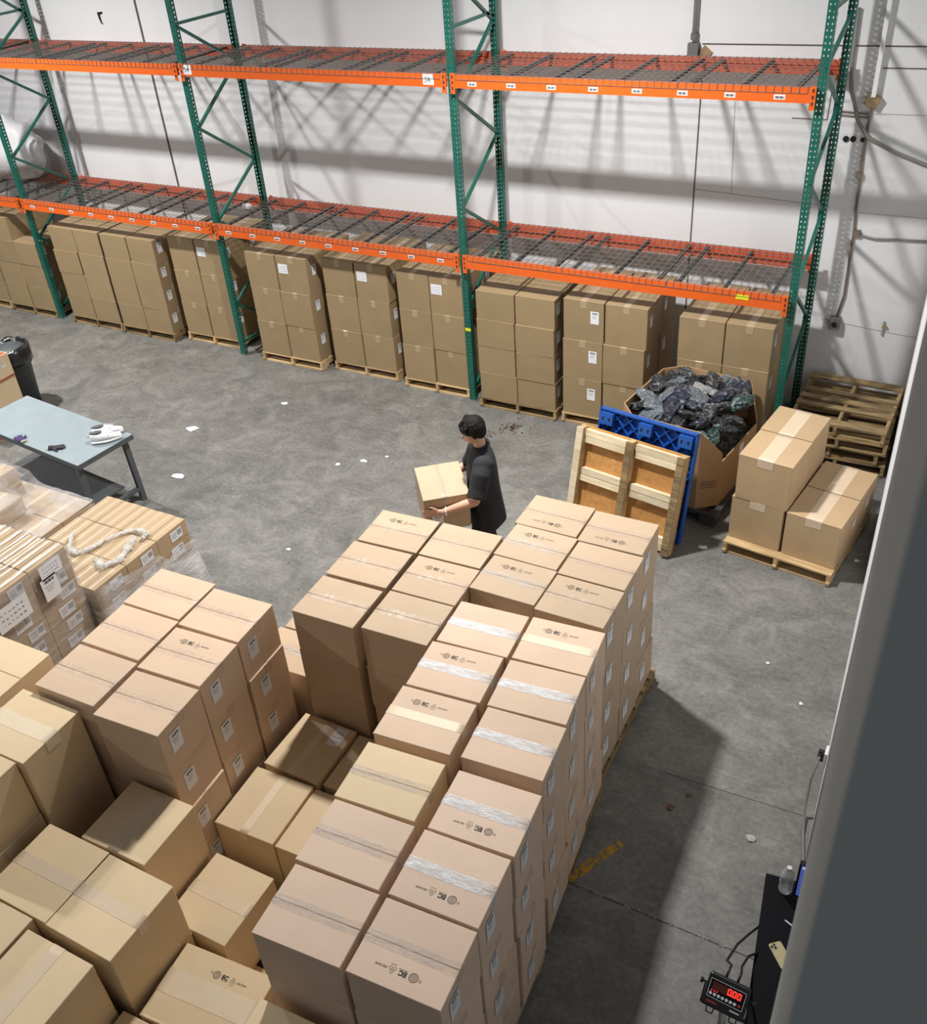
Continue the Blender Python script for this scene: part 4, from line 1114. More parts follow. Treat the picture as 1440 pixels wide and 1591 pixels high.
for gy in range(7):
    for gx in range(6):
        lx = -0.42 + gx * 0.165 + rr.uniform(-.03, .03); ly = -0.50 + gy * 0.165 + rr.uniform(-.03, .03)
        if abs(lx) + abs(ly) > 0.86: continue
        dome = 0.11 * (1 - (lx / 0.55) ** 2) * (1 - (ly / 0.62) ** 2)
        slump = max(0, (lx - 0.05) / 0.5) * max(0, (0.25 - ly) / 0.8) * 0.30
        lz = 0.80 + dome - slump + rr.uniform(-.03, .04)
        if lx < -0.2 and ly < -0.05: q = 'g_grey' if rr.random() < 0.75 else 'g_dark'
        elif lx > 0.28 and (gx + gy) % 3 == 0: q = 'g_green'
        else: q = rr.choice(['g_dark', 'g_dark', 'g_navy', 'g_dark', 'g_dark', 'g_grey'])
        if gx == 3 and gy == 4: q = 'g_white'
        p_ = Rm @ Vector((lx, ly, 0)) + Vector((bx, by, 0.135 + lz))
        o = link('garment_bag', GM[(q, rr.randrange(3) if q == 'g_dark' else 0)], None, '%s bagged garment in the bin heap, %s, %s' % (GL[q], GROWS[gy], GCOLS[gx]), p_, 0, 'clothing bag', 'bagged garments in the bin')
        o.rotation_euler = (rr.uniform(-.7, .7), rr.uniform(-.6, .6), rr.uniform(0, 6.28)); cnt += 1
mb = MB(); mb.loft([[(x * 0.96, y * 0.96, z) for x, y in octo] for z in (0.02, 0.46)], 'g_dark')
o = mb.build('garment_heap', None, False, 'lower layers of bagged garments filling the bin', kind='stuff'); o.location = (bx, by, 0.135); o.rotation_euler = (0, 0, byaw)

# =================================================================== LEANING PALLETS
def lean(o, x, y, yaw, tilt):
    o.location = (x, y, 0); o.rotation_euler = Euler((tilt, 0, yaw), 'XYZ')
# wooden one: underside towards the camera, standing on edge. local: x across, y away, z up
t = thing('wooden_pallet', 'pale wooden pallet with plywood deck leaning with its underside out', 'pallet')
lean(t, 10.165, -1.985, R(-9.6), R(-13.5))
PWD, PHT = 1.17, 1.03
MB().box((0, 0.0, PHT / 2), (PWD, 0.014, PHT), 'ply').build('plywood_deck', t)
def zboard(nm, x, y, z, w, t_, h, mat, **k): return MB().box((x, y, z), (w, t_, h), mat).build(nm, t, **k)
for i, sx in enumerate((-1, 0, 1)):
    k = MB(); x = sx * (PWD / 2 - 0.035)
    k.box((x, -0.052, PHT / 2), (0.062, 0.09, PHT), 'pine'); k.build('stringer', t)
    k = MB(); k.box((x - (0.005 if sx else 0), -0.1035, PHT / 2), (0.072, 0.013, PHT - 0.004), 'oldwood' if sx >= 0 else 'whitewood'); k.build('runner_board', t)
for z in (PHT - 0.055, PHT - 0.125, PHT / 2 + 0.055, PHT / 2 - 0.018, 0.12, 0.05):
    for s in (-1, 1):
        zboard('slat', s * (PWD / 4 - 0.002), -0.032, z, PWD / 2 - 0.10, 0.048, 0.066, 'whitewood')
# blue plastic pallet behind it
t = thing('plastic_pallet', 'bright blue plastic pallet leaning between the wooden one and the bin', 'pallet')
lean(t, 10.235, -1.80, R(-9.6), R(-12.0))
BWd, BHt = 1.06, 1.16
mb = MB(); mb.box((0, 0.035, BHt / 2), (BWd, 0.012, BHt), 'blue'); mb.build('deck', t)
mb = MB()
for s in (-1, 1): mb.box((s * (BWd / 2 - 0.008), 0.0, BHt / 2), (0.016, 0.06, BHt), 'blue'); mb.box((0, 0.0, BHt / 2 + s * (BHt / 2 - 0.008)), (BWd, 0.06, 0.016), 'blue')
mb.build('rim', t)
mb = MB()
for k in range(8):
    x = -BWd / 2 + (k + .5) * BWd / 8
    for j in range(8):
        z = (j + .5) * BHt / 8
        for s in (-1, 1): mb.bar((x - BWd / 16, 0.008, z - s * BHt / 16), (x + BWd / 16, 0.008, z + s * BHt / 16), 0.008, 0.04, 'blue', up=(0, 1, 0))
mb.build('lattice', t)
for ix in (-1, 0, 1):
    for iz in (0, 1, 2):
        k = MB(); k.box((ix * (BWd / 2 - 0.10), -0.032, 0.09 + iz * (BHt / 2 - 0.09)), (0.14, 0.066, 0.12), 'blue')
        for q in (-1, 1): k.box((ix * (BWd / 2 - 0.10) + q * 0.035, -0.0655, 0.09 + iz * (BHt / 2 - 0.09)), (0.02, 0.004, 0.03), 'black')
        k.build('foot_block', t)

# =================================================================== STACK OF OLD PALLETS
for k in range(4):
    pallet(11.80 + (0.03, -0.02, 0.02, 0.0)[k], 0.62 + (0.0, 0.02, -0.02, 0.0)[k], R((1.5, -2, 1, -1.2)[k]),
           'weathered wooden pallet, %s in the stack in the right corner' % (['lowest', 'second from the floor', 'third from the floor', 'topmost, boards missing,'][k]),
           z=k * 0.1315, wd='oldwood', L=1.16, W=1.0, nd=7, skip=(5, 1) if k == 3 else (), group='weathered pallets in the right corner')

# =================================================================== WALL FITTINGS
def fixture(name, label, mb, cat, smooth=False): return mb.build(name, None, smooth, label, cat=cat)
t = thing('conduit', 'vertical grey pipe ending in a junction box behind the upper deck', 'conduit', (9.63, WY - 0.03, 0))
MB().tube([(0, 0, 7.9), (0, 0, 4.02)], 0.03, 'conduit', 12).build('pipe', t, True)
k = MB(); k.tube([(0, 0, 4.06), (0, 0, 4.0)], 0.042, 'boxgrey', 12); k.box((0, -0.01, 3.86), (0.11, 0.08, 0.22), 'boxgrey'); k.build('junction_box', t)
MB().box((0.12, 0.018, 3.87), (0.11, 0.02, 0.10), 'rust', Matrix.Rotation(R(38), 3, 'Y')).build('rusty_bracket', t)
t = thing('conduit', 'long thin pipe down the right end of the white wall to a socket box', 'conduit', (0, WY - 0.02, 0))
MB().bar((11.49, -0.02, 7.9), (11.465, -0.02, 3.52), 0.085, 0.04, 'white').build('white_duct', t)
MB().tube([(11.46, 0, 3.5), (11.45, 0, 2.95), (11.49, 0, 2.1), (11.50, 0, 1.45), (11.46, 0, 1.18)], 0.014, 'pipebrown', 8).build('pipe', t, True)
MB().box((11.462, -0.02, 3.48), (0.13, 0.06, 0.11), 'rust', Matrix.Rotation(R(25), 3, 'Y')).build('bracket', t)
MB().box((11.525, 0.0, 2.15), (0.06, 0.05, 0.06), 'pipebrown').build('clamp', t)
MB().box((11.452, -0.01, 2.75), (0.05, 0.04, 0.06), 'pipebrown').build('clamp', t)
t = thing('power_socket', 'small grey socket box low on the white wall at the right', 'socket', (11.455, WY - 0.045, 1.12))
MB().box((0, 0, 0), (0.11, 0.088, 0.13), 'boxgrey').build('housing', t)
MB().tube([(0, -0.044, 0), (0, -0.055, 0)], 0.03, 'black', 14).build('outlet', t)
t = thing('wall_latch', 'small worn metal latch on the white wall beside the socket box', 'latch', (11.96, WY - 0.012, 1.12))
MB().box((0, 0, 0), (0.02, 0.022, 0.16), 'conduit').build('bar', t); MB().box((0.012, -0.008, 0.02), (0.05, 0.02, 0.02), 'rust').build('hook', t)
cab = MB(); cab.tube([(11.20, WY - 0.035, 4.3), (11.21, WY - 0.03, 3.8), (11.25, WY - 0.025, 3.55), (11.36, WY - 0.055, 3.28), (11.47, WY - 0.058, 3.14), (11.75, WY - 0.03, 3.0), (12.08, WY - 0.03, 2.89), (12.33, WY - 0.03, 2.78)], 0.019, 'cable', 8)
fixture('cable', 'thick grey cable looping across the right end of the white wall', cab, 'cable', True)
cab = MB(); cab.tube([(11.56, WY - 0.02, 2.13), (11.7, WY - 0.02, 2.105), (11.9, WY - 0.02, 2.12), (12.34, WY - 0.02, 2.14)], 0.012, 'cable', 6)
fixture('cable', 'thin cable running level to the corner at the right', cab, 'cable', True)
cab = MB(); cab.tube([(11.16, WY - 0.014, 3.36), (11.44, WY - 0.014, 3.345)], 0.008, 'pipebrown', 6); cab.tube([(11.16, WY - 0.014, 3.325), (11.44, WY - 0.014, 3.31)], 0.008, 'pipebrown', 6)
fixture('thin_rod', 'pair of thin rods across the wall beside the right rear upright', cab, 'rod', True)
for i, (x, z, nm) in enumerate(((11.262, 3.095, 'left one of the pair'), (11.332, 3.098, 'right one of the pair'), (11.425, 3.095, 'single one by the pipe'))):
    fixture('wall_plug', 'round black plug in the white wall right of the rack, ' + nm, MB().tube([(x, WY - 0.001, z), (x, WY - 0.014, z)], 0.03 if i < 2 else 0.024, 'black', 16), 'plug', False)
# socket and cords low on the right wall
xw = wallx(-4.45)
t = thing('wall_outlet', 'white outlet plate with plugged cords low on the right wall', 'outlet', (xw - 0.012, -4.40, 0.42))
MB().box((0, 0, 0), (0.02, 0.09, 0.14), 'white').build('plate', t)
for k in range(3): MB().box((-0.03, 0, -0.04 + k * 0.04), (0.045, 0.03, 0.012), 'black').build('plug', t)
cab = MB(); cab.tube([(xw - 0.05, -4.41, 0.42), (xw - 0.07, -4.5, 0.25), (xw - 0.06, -4.62, 0.05), (xw - 0.03, -4.78, 0.012), (xw + 0.04, -5.1, 0.010), (12.80, -5.5, 0.011)], 0.009, 'cable', 6)
o = cab.build('power_cord', t, True); o.matrix_parent_inverse = Matrix.Translation(t.location).inverted()

# =================================================================== DESK CORNER AT LOWER RIGHT
t = thing('desk', 'black desk cut off by the grey jamb at the lower right', 'desk', (12.485, -5.74, 0), R(-3.5 + 7.5))
dk = t
t.rotation_euler = (0, 0, R(7.5))
MB().box((0.42, -0.8, 0.735), (0.84, 1.6, 0.03), 'desk').build('desk_top', t)
for x, y in ((0.04, -0.05), (0.8, -0.05), (0.04, -1.55), (0.8, -1.55)): MB().box((x, y, 0.36), (0.04, 0.04, 0.72), 'black').build('leg', t)
MB().box((0.42, -0.03, 0.5), (0.72, 0.018, 0.3), 'desk').build('modesty_panel', t)
MB().box((0.012, -1.2, 0.37), (0.02, 0.7, 0.7), 'desk').build('side_panel', t)
Rd = Matrix.Rotation(R(7.5), 3, 'Z')
def ond(x, y, z=0.7505): return Rd @ Vector((x, y, 0)) + Vector((12.485, -5.74, z))
# water bottle
M['pet'] = clear_film('clear_bottle_plastic', (0.8, 0.85, 0.88, 1), rough=0.06, bump=0.6, scale=45, lo=0.2, hi=0.8)
bp = ond(0.115, -0.075)
t = thing('water_bottle', 'clear plastic water bottle standing on the black desk', 'bottle', bp)
mb = MB(); K_ = 1.25
prof = [(a * K_, b) for a, b in [(0.0, 0.0), (0.03, 0.0), (0.032, 0.01), (0.030, 0.03), (0.032, 0.045), (0.030, 0.06), (0.032, 0.08), (0.027, 0.095), (0.032, 0.11), (0.032, 0.14), (0.022, 0.17), (0.0125, 0.185), (0.0125, 0.195)]]
mb.loft([[(r_ * math.cos(2 * PI * i / 20), r_ * math.sin(2 * PI * i / 20), z) for i in range(20)] for r_, z in prof], 'pet', False); mb.build('bottle_body', t, True)
MB().tube([(0, 0, 0.193), (0, 0, 0.21)], 0.0145, 'white', 14).build('cap', t)
# laptop screen
t = thing('monitor', 'monitor with a blue lit screen half hidden behind the grey jamb', 'monitor', (12.66 + 0.24, -5.86, 0.7505), R(2))
k = NT('lit_screen'); k.set(Base_Color=(0.02, 0.03, 0.1, 1), Emission_Color=(0.055, 0.085, 0.33, 1), Emission_Strength=0.9, Roughness=0.3); M['screen'] = k.m
k = NT('lit_window'); k.set(Base_Color=(0.3, 0.3, 0.4, 1), Emission_Color=(0.45, 0.5, 0.72, 1), Emission_Strength=0.9, Roughness=0.3); M['screenlit'] = k.m
MB().box((0, 0.03, 0.006), (0.2, 0.16, 0.012), 'black').build('base', t)
MB().box((0, 0.05, 0.1), (0.05, 0.02, 0.19), 'black').build('stand', t)
MB().box((0, 0.02, 0.21), (0.48, 0.03, 0.30), 'black').build('casing', t)
s = MB(); s.box((0, 0.0035, 0.215), (0.455, 0.003, 0.27), 'screen'); s.box((0.0, 0.0015, 0.338), (0.44, 0.001, 0.018), 'screenlit'); s.box((-0.12, 0.0015, 0.28), (0.12, 0.001, 0.05), 'screenlit'); s.build('screen', t)
# phone
M['gold'] = plain('pale_gold_glass', (0.62, 0.53, 0.3, 1), 0.3, 0.2)
t = thing('smartphone', 'pale gold phone lying face down on the black desk', 'phone', ond(0.135, -0.50, 0.7512), R(7.5 - 146))
def rrect(w, h, r, z, n=5):
    o = []
    for cx, cy, a0 in ((w / 2 - r, h / 2 - r, 0), (-w / 2 + r, h / 2 - r, 90), (-w / 2 + r, -h / 2 + r, 180), (w / 2 - r, -h / 2 + r, 270)):
        for k in range(n + 1): a = R(a0 + 90 * k / n); o.append((cx + r * math.cos(a), cy + r * math.sin(a), z))
    return o
MB().loft([rrect(0.074, 0.152, 0.012, 0), rrect(0.076, 0.154, 0.012, 0.004), rrect(0.074, 0.152, 0.012, 0.008)], 'gold').build('phone_body', t)
k = MB(); k.loft([[(x + 0.017, y - 0.055, z) for x, y, z in rrect(0.036, 0.036, 0.008, zz)] for zz in (0.0078, 0.0098)], 'gold'); k.build('camera_plate', t)
for x, y in ((0.009, -0.063), (0.009, -0.046), (0.026, -0.0545)): MB().tube([(x, y, 0.0095), (x, y, 0.0115)], 0.0072, 'black', 14).build('lens', t)
mb = MB(); mb.tube([(12.655, -6.0, 0.756), (12.77, -6.045, 0.756)], 0.005, 'white', 8); fixture('marker_pen', 'white pen on the black desk beside the phone', mb, 'pen')
# weighing scale indicator on its post
t = thing('scale_indicator', 'black weighing-scale readout with red digits on a steel post', 'scale', (12.495, -6.67, 0))
MB().tube([(0, -0.03, 0), (0, -0.03, 0.86)], 0.02, 'steel', 12).build('post', t, True)
MB().box((0, -0.03, 0.006), (0.16, 0.16, 0.012), 'steel').build('foot_plate', t)
rot = Matrix.Rotation(R(-3), 3, 'Z') @ Matrix.Rotation(R(38), 3, 'X')       # face tilted up towards the operator
f = lambda x, y, z: rot @ Vector((x, y, z)) + Vector((0, 0, 0.93))
k = MB()
ra = [f(x, y, -0.025) for x, y, z in rrect(0.215, 0.165, 0.012, 0)]; rb = [f(x, y, 0.02) for x, y, z in rrect(0.215, 0.165, 0.012, 0)]; rc = [f(x, y, 0.027) for x, y, z in rrect(0.2, 0.15, 0.01, 0)]
k.loft([ra, rb, rc], 'black'); k.build('housing', t)
k = MB(); 
for a, b, w, h in ((0, 0.055, 0.182, 0.0022), (0, -0.034, 0.182, 0.0022), (-0.091, 0.0105, 0.0022, 0.09), (0.091, 0.0105, 0.0022, 0.09)): k.box(f(a, b, 0.0276), (w, h, 0.001), 'paper', rot)
k.build('panel_outline', t)
MB().box(f(0, 0.0105, 0.0268), (0.18, 0.088, 0.001), 'desk', rot).build('panel', t)
q = NT('red_led'); q.set(Base_Color=(0.2, 0, 0, 1), Emission_Color=(1, 0.03, 0.02, 1), Emission_Strength=2.6); M['led'] = q.m
M['dimled'] = plain('unlit_display', (0.10, 0.018, 0.012, 1), 0.3)
MB().box(f(0.0, 0.025, 0.0275), (0.155, 0.04, 0.0008), 'dimled', rot).build('display_window', t)
def seg7(ch, cx, cy, w, h):
    S = {'0': 'abcdef'}[ch]; th = 0.0052
    L = {'a': (0, h / 2, w, th), 'd': (0, -h / 2, w, th), 'b': (w / 2, h / 4, th, h / 2), 'c': (w / 2, -h / 4, th, h / 2), 'e': (-w / 2, -h / 4, th, h / 2), 'f': (-w / 2, h / 4, th, h / 2)}
    for c in S: x, y, ww, hh = L[c]; k.box(f(cx + x, cy + y, 0.0284), (ww, hh, 0.0008), 'led', rot)
for i in range(3):
    k = MB(); seg7('0', 0.012 + i * 0.025, 0.026, 0.0145, 0.027); k.build('digit', t, label='glowing red zero')
k = MB(); k.box(f(0.0245, 0.0115, 0.0284), (0.004, 0.004, 0.0008), 'led', rot); k.build('decimal_point', t)
for i in range(3):
    k = MB(); k.box(f(-0.075 + i * 0.014, 0.0, 0.0284), (0.005, 0.005, 0.0008), 'led', rot); k.build('indicator_light', t)
for i in range(7):
    b = MB(); c = f(-0.076 + i * 0.021, -0.016, 0.0277)
    b.tube([c, c + rot @ Vector((0, 0, 0.002))], 0.0082, 'paper', 14); b.build('button', t)
b = MB(); c = f(0.073, -0.016, 0.0277); b.tube([c, c + rot @ Vector((0, 0, 0.002))], 0.0082, 'red', 14); b.build('button', t, label='red button')
MB().box(f(-0.06, -0.056, 0.0274), (0.05, 0.008, 0.0008), 'red', rot).build('badge', t, label='red strip below the buttons')
MB().box(f(0.06, -0.054, 0.0274), (0.05, 0.006, 0.0008), 'paper', rot).build('badge', t, label='white strip below the buttons')
for s in (-1, 1):
    b = MB(); b.tube([f(s * 0.108, 0.02, 0), f(s * 0.14, 0.02, 0)], 0.006, 'black', 8); b.tube([f(s * 0.13, 0.02, 0), f(s * 0.143, 0.02, 0)], 0.015, 'black', 12); b.build('knob', t)
    b = MB(); b.bar(f(s * 0.116, 0.02, 0), f(s * 0.116, -0.08, -0.03), 0.006, 0.03, 'black'); b.build('bracket_arm', t)
    b = MB(); b.tube([f(s * 0.06 - .02, -0.08, -0.01), f(s * 0.06 - .015, -0.115, -0.02), f(s * 0.06 + .015, -0.115, -0.02), f(s * 0.06 + .02, -0.08, -0.01)], 0.004, 'black', 6); b.build('cable_loop', t, True)
b = MB(); b.bar(f(-0.116, -0.08, -0.03), f(0.116, -0.08, -0.03), 0.006, 0.03, 'black'); b.build('bracket', t)
cab = MB(); cab.tube([f(-0.03, 0.083, -0.02), f(-0.03, 0.14, -0.08), *[Vector(q) - t.location for q in ((12.44, -6.45, 0.88), (12.46, -6.30, 0.82), (12.50, -6.16, 0.75), (12.545, -6.04, 0.7))]], 0.007, 'black', 7); cab.build('cable', t, True)
cab = MB(); cab.tube([f(0.03, 0.083, -0.02), f(0.03, 0.13, -0.06), *[Vector(q) - t.location for q in ((12.52, -6.45, 0.88), (12.53, -6.33, 0.80), (12.58, -6.23, 0.73))]], 0.007, 'black', 7); cab.build('cable', t, True)

# =================================================================== FLOOR MARKS AND LITTER
k = NT('worn_yellow_paint'); v = k.coord(); k.set(Base_Color=(0.46, 0.26, 0.02, 1), Roughness=0.6)
tr = k.n('ShaderNodeBsdfTransparent'); mx = k.n('ShaderNodeMixShader'); k.l(k.ramp(k.noise(v, 22, 5, 0.7), [(0.42, (0, 0, 0, 1)), (0.52, (1, 1, 1, 1))]), mx.inputs[0])
k.l(tr.outputs[0], mx.inputs[1]); k.l(k.b.outputs[0], mx.inputs[2]); k.l(mx.outputs[0], k.out.inputs['Surface']); M['yellowpaint'] = k.m
mb = MB(); d = Vector((0.225, 0.45, 0)).normalized(); n_ = Vector((d.y, -d.x, 0))
a = Vector((11.20, -5.93, 0.0025)); L = 0.60
mb.add([a + n_ * 0.045, a + d * L + n_ * 0.03, a + d * L - n_ * 0.03, a - n_ * 0.045], [(0, 1, 2, 3)], 'yellowpaint')
mb.build('trim_12', None, False, kind='structure')
M['jointgrey'] = plain('floor_joint', (0.085, 0.078, 0.07, 1), 0.9)
mb = MB()
mb.bar((7.0, -5.87, 0.0015), (12.7, -5.84, 0.0015), 0.007, 0.002, 'jointgrey', up=(0, 0, 1)); mb.build('trim_13', None, kind='structure')
mb = MB(); mb.bar((11.5, -4.67, 0.0012), (12.62, -4.62, 0.0012), 0.004, 0.0016, 'jointgrey'); mb.build('trim_14', None, kind='structure')
M['chalk'] = plain('pale_scrape', (0.42, 0.40, 0.37, 1), 0.8)
#plain('pale_scrape', (0.5, 0.48, 0.44, 1), 0.8)
rr = random.Random(31); mb = MB()
for _ in range(46):
    x = rr.uniform(11.2, 12.6); y = -5.87 + 0.03 * (x - 7) / 5.7 + rr.uniform(-.012, .012); L = rr.uniform(0.008, 0.03)
    mb.box((x, y, 0.003), (L, rr.uniform(.002, .007), 0.002), 'chalk', Matrix.Rotation(rr.uniform(-.6, .6), 3, 'Z'))
mb.build('joint_crumbs', None, False, 'pale crumbs along the joint in the floor', kind='stuff')
def scrap(label, x, y, r, seed, mat='paper', cat='paper scrap'):
    rr = random.Random(seed); n = 7; a0 = rr.uniform(0, 6)
    mb = MB(); p_ = [(x + r * rr.uniform(.55, 1.1) * math.cos(a0 + 2 * PI * i / n), y + r * 0.75 * rr.uniform(.55, 1.1) * math.sin(a0 + 2 * PI * i / n), 0.003 + rr.uniform(0, .012)) for i in range(n)]
    mb.add(p_ + [(x, y, 0.012)], [(i, (i + 1) % n, n) for i in range(n)], mat)
    mb.add([(q[0], q[1], 0.002) for q in p_], [tuple(range(n - 1, -1, -1))], mat)
    mb.build('paper_scrap', None, False, label, cat=cat)
scrap('largest torn white paper scrap on the floor right of the table', 4.48, -1.99, 0.10, 1)
scrap('torn white paper on the floor below the table corner', 5.07, -2.92, 0.09, 2)
scrap('small square white paper on the floor below the rack', 5.19, -1.0, 0.055, 3)
scrap('white paper scrap on the floor left of the person', 6.95, -1.8, 0.055, 4)
scrap('tiny white scrap on the floor nearest the person', 7.15, -1.61, 0.025, 5)
scrap('curled pale scrap on the floor left of the carried box', 6.7, -1.98, 0.04, 6)
scrap('thin pale shred on the floor by the film-wrapped pallets', 7.15, -3.55, 0.035, 7)
scrap('small shred at the foot of the small pallet at right', 12.36, -1.5, 0.035, 8)
scrap('white shred on the floor near the right wall', 12.3, -3.55, 0.025, 9)
scrap('small white scrap on the open floor right of the stacks', 11.95, -3.2, 0.02, 10)
scrap('crumpled white tape by the corrugated bin', 10.98, -1.86, 0.05, 11)
scrap('pale round mark like a flattened cup lid on the floor', 12.27, -4.97, 0.045, 12, 'chalk', 'litter')
M['oil'] = plain('brown_stain', (0.16, 0.085, 0.045, 1), 0.5)
scrap('rust-brown blob on the shaded floor beside the stacks', 11.68, -4.96, 0.04, 13, 'oil', 'litter')
scrap('small orange-brown peel on the shaded floor', 11.77, -4.80, 0.03, 14, 'oil', 'litter')
rr = random.Random(8); mb = MB()
for i in range(60):
    a = rr.uniform(0, 1); c = (8.23, -0.46) if i < 36 else (8.23 - 0.4 * a, -0.46 - 0.45 * a)
    s = 0.09 if i < 36 else 0.05
    mb.box((c[0] + rr.gauss(0, s), c[1] + rr.gauss(0, s * 0.8), 0.005), (rr.uniform(.008, .045), rr.uniform(.006, .02), 0.008), rr.choice(['black', 'seam', 'seam', 'oil']), Matrix.Rotation(rr.uniform(0, 3), 3, 'Z'))
mb.build('floor_debris', None, False, 'dark crumbs swept together on the floor under the third upright', kind='stuff')
rr = random.Random(12); mb = MB()
for i in range(120):
    x, y = rr.uniform(3, 10), rr.uniform(-4.2, -0.4)
    mb.box((x, y, 0.002), (rr.uniform(.006, .02), rr.uniform(.004, .012), 0.003), rr.choice(['chalk', 'chalk', 'seam']), Matrix.Rotation(rr.uniform(0, 3), 3, 'Z'))
mb.build('floor_specks', None, False, 'pale specks of dirt scattered over the concrete', kind='stuff')

# =================================================================== PERSON CARRYING A BOX
PX, PY, PYAW = 9.27, -3.15, R(212.4)
person = thing('person', 'person with short black hair in a loose charcoal T-shirt carrying a cardboard box', 'person', (PX, PY, 0), PYAW)
S_ = 1.0
mb = MB(); sk = 'skin'
def limb(pts, rs, n=12):
    mb.tube(pts, 0, sk, n, True, rs)
    for q, r in zip(pts, rs): mb.ball(q, r * 0.99, sk, 10, 7)
# legs (a short stride), feet
for s in (-1, 1):
    fx = 0.10 if s > 0 else -0.12
    limb([(0.0, s * 0.095, 0.93), (0.03 + fx * 0.4, s * 0.10, 0.50), (fx - 0.02, s * 0.10, 0.10)], [0.085, 0.058, 0.042])
    limb([(fx - 0.04, s * 0.10, 0.045), (fx + 0.06, s * 0.105, 0.045), (fx + 0.14, s * 0.11, 0.032)], [0.042, 0.042, 0.03])
# torso
def ell(cx, z, a, b, n=16): return [(cx + a * math.cos(2 * PI * i / n), b * math.sin(2 * PI * i / n), z) for i in range(n)]
mb.loft([ell(0, 0.86, 0.10, 0.15), ell(0, 0.95, 0.115, 0.165), ell(0.0, 1.08, 0.10, 0.14), ell(0.005, 1.25, 0.115, 0.165), ell(0, 1.38, 0.11, 0.185), ell(-0.01, 1.46, 0.08, 0.15), ell(-0.01, 1.51, 0.055, 0.07)], sk)
limb([(-0.012, 0, 1.46), (0.015, 0, 1.60)], [0.06, 0.053])
# head: looking down and forward
hc = Vector((0.055, 0, 1.675)); hr = Matrix.Rotation(R(16), 3, 'Y')
H = lambda x, y, z: hc + hr @ Vector((x, y, z))
mb.ball(H(-0.012, 0, 0.025), (0.096, 0.076, 0.098), sk, 16, 12, hr)
mb.ball(H(0.03, 0, -0.035), (0.062, 0.058, 0.078), sk, 14, 10, hr)
mb.ball(H(0.055, 0, -0.085), (0.030, 0.032, 0.025), sk, 10, 8, hr)          # chin
mb.loft([[H(0.082, -0.010, 0.012), H(0.082, 0.010, 0.012), H(0.07, 0.012, 0.012), H(0.07, -0.012, 0.012)], [H(0.112, -0.013, -0.030), H(0.112, 0.013, -0.030), H(0.07, 0.016, -0.030), H(0.07, -0.016, -0.030)], [H(0.10, -0.013, -0.040), H(0.10, 0.013, -0.040), H(0.07, 0.015, -0.042), H(0.07, -0.015, -0.042)]], sk)  # nose
mb.ball(H(0.083, 0, -0.056), (0.014, 0.022, 0.007), sk, 10, 6, hr); mb.ball(H(0.081, 0, -0.068), (0.013, 0.02, 0.007), sk, 10, 6, hr)   # lips
mb.ball(H(0.074, 0, 0.022), (0.02, 0.05, 0.012), sk, 10, 6, hr)            # brow
for s in (-1, 1):
    mb.ball(H(-0.012, s * 0.078, -0.012), (0.024, 0.010, 0.034), sk, 10, 8, hr)   # ears
# arms and hands: upper arm hangs, forearm reaches forward along the box
BXW, BXD, BXH = 0.42, 0.50, 0.37        # carried box: depth along x, width along y
for s in (-1, 1):
    sh = Vector((-0.01, s * 0.185, 1.42)); el = Vector((0.09, s * 0.300, 1.135)); wr = Vector((0.375, s * 0.305, 1.06))
    limb([sh, sh.lerp(el, .5) + Vector((0, s * .012, 0)), el], [0.062, 0.053, 0.045])
    limb([el, el.lerp(wr, .35), wr], [0.045, 0.044, 0.029])
    # palm on the side face of the box, fingers wrapped round the front edge
    pc = wr + Vector((0.075, -s * 0.008, -0.008))
    mb.ball(wr.lerp(pc, .4), (0.045, 0.02, 0.03), sk, 10, 7)
    mb.ball(pc, (0.052, 0.018, 0.042), sk, 12, 8)
    for k in range(4):
        zz = pc.z + 0.033 - k * 0.021
        base = Vector((pc.x + 0.04, pc.y - s * 0.002, zz)); L = (0.055, 0.064, 0.06, 0.048)[k]
        k1 = base + Vector((L * 0.55, -s * 0.002, -0.004)); k2 = k1 + Vector((L * 0.42, -s * 0.012, -0.004)); k3 = k2 + Vector((0.008, -s * 0.026, -0.002))
        mb.tube([base, k1, k2, k3], 0, sk, 8, True, [0.0105, 0.010, 0.009, 0.0075])
        for q, r_ in ((k1, .0102), (k2, .0092), (k3, .0078)): mb.ball(q, r_, sk, 8, 6)
    th = [pc + Vector((-0.02, s * 0.002, 0.028)), pc + Vector((0.02, s * 0.004, 0.058)), pc + Vector((0.052, s * 0.0, 0.066))]
    mb.tube(th, 0, sk, 8, True, [0.014, 0.0115, 0.0085]); mb.ball(th[1], 0.0115, sk, 8, 6); mb.ball(th[2], 0.0088, sk, 8, 6)
body = link('body', remeshed(mb, 'body', 0.0065, 3, 0.5), person)
# eyes, brows, lips
for s in (-1, 1):
    e = MB(); e.ball(H(0.070, s * 0.030, 0.003), (0.010, 0.014, 0.008), 'white', 10, 8, hr); e.ball(H(0.0785, s * 0.031, 0.001), (0.004, 0.007, 0.006), 'hair', 8, 6, hr); e.build('eye', person, True)
    e = MB(); e.bar(H(0.083, s * 0.014, 0.026), H(0.070, s * 0.052, 0.026), 0.006, 0.005, 'hair'); e.build('eyebrow', person)
M['lips'] = plain('lips', (0.48, 0.2, 0.17, 1), 0.5)
e = MB(); e.ball(H(0.086, 0, -0.062), (0.013, 0.021, 0.009), 'lips', 12, 6, hr); e.build('lips', person, True)
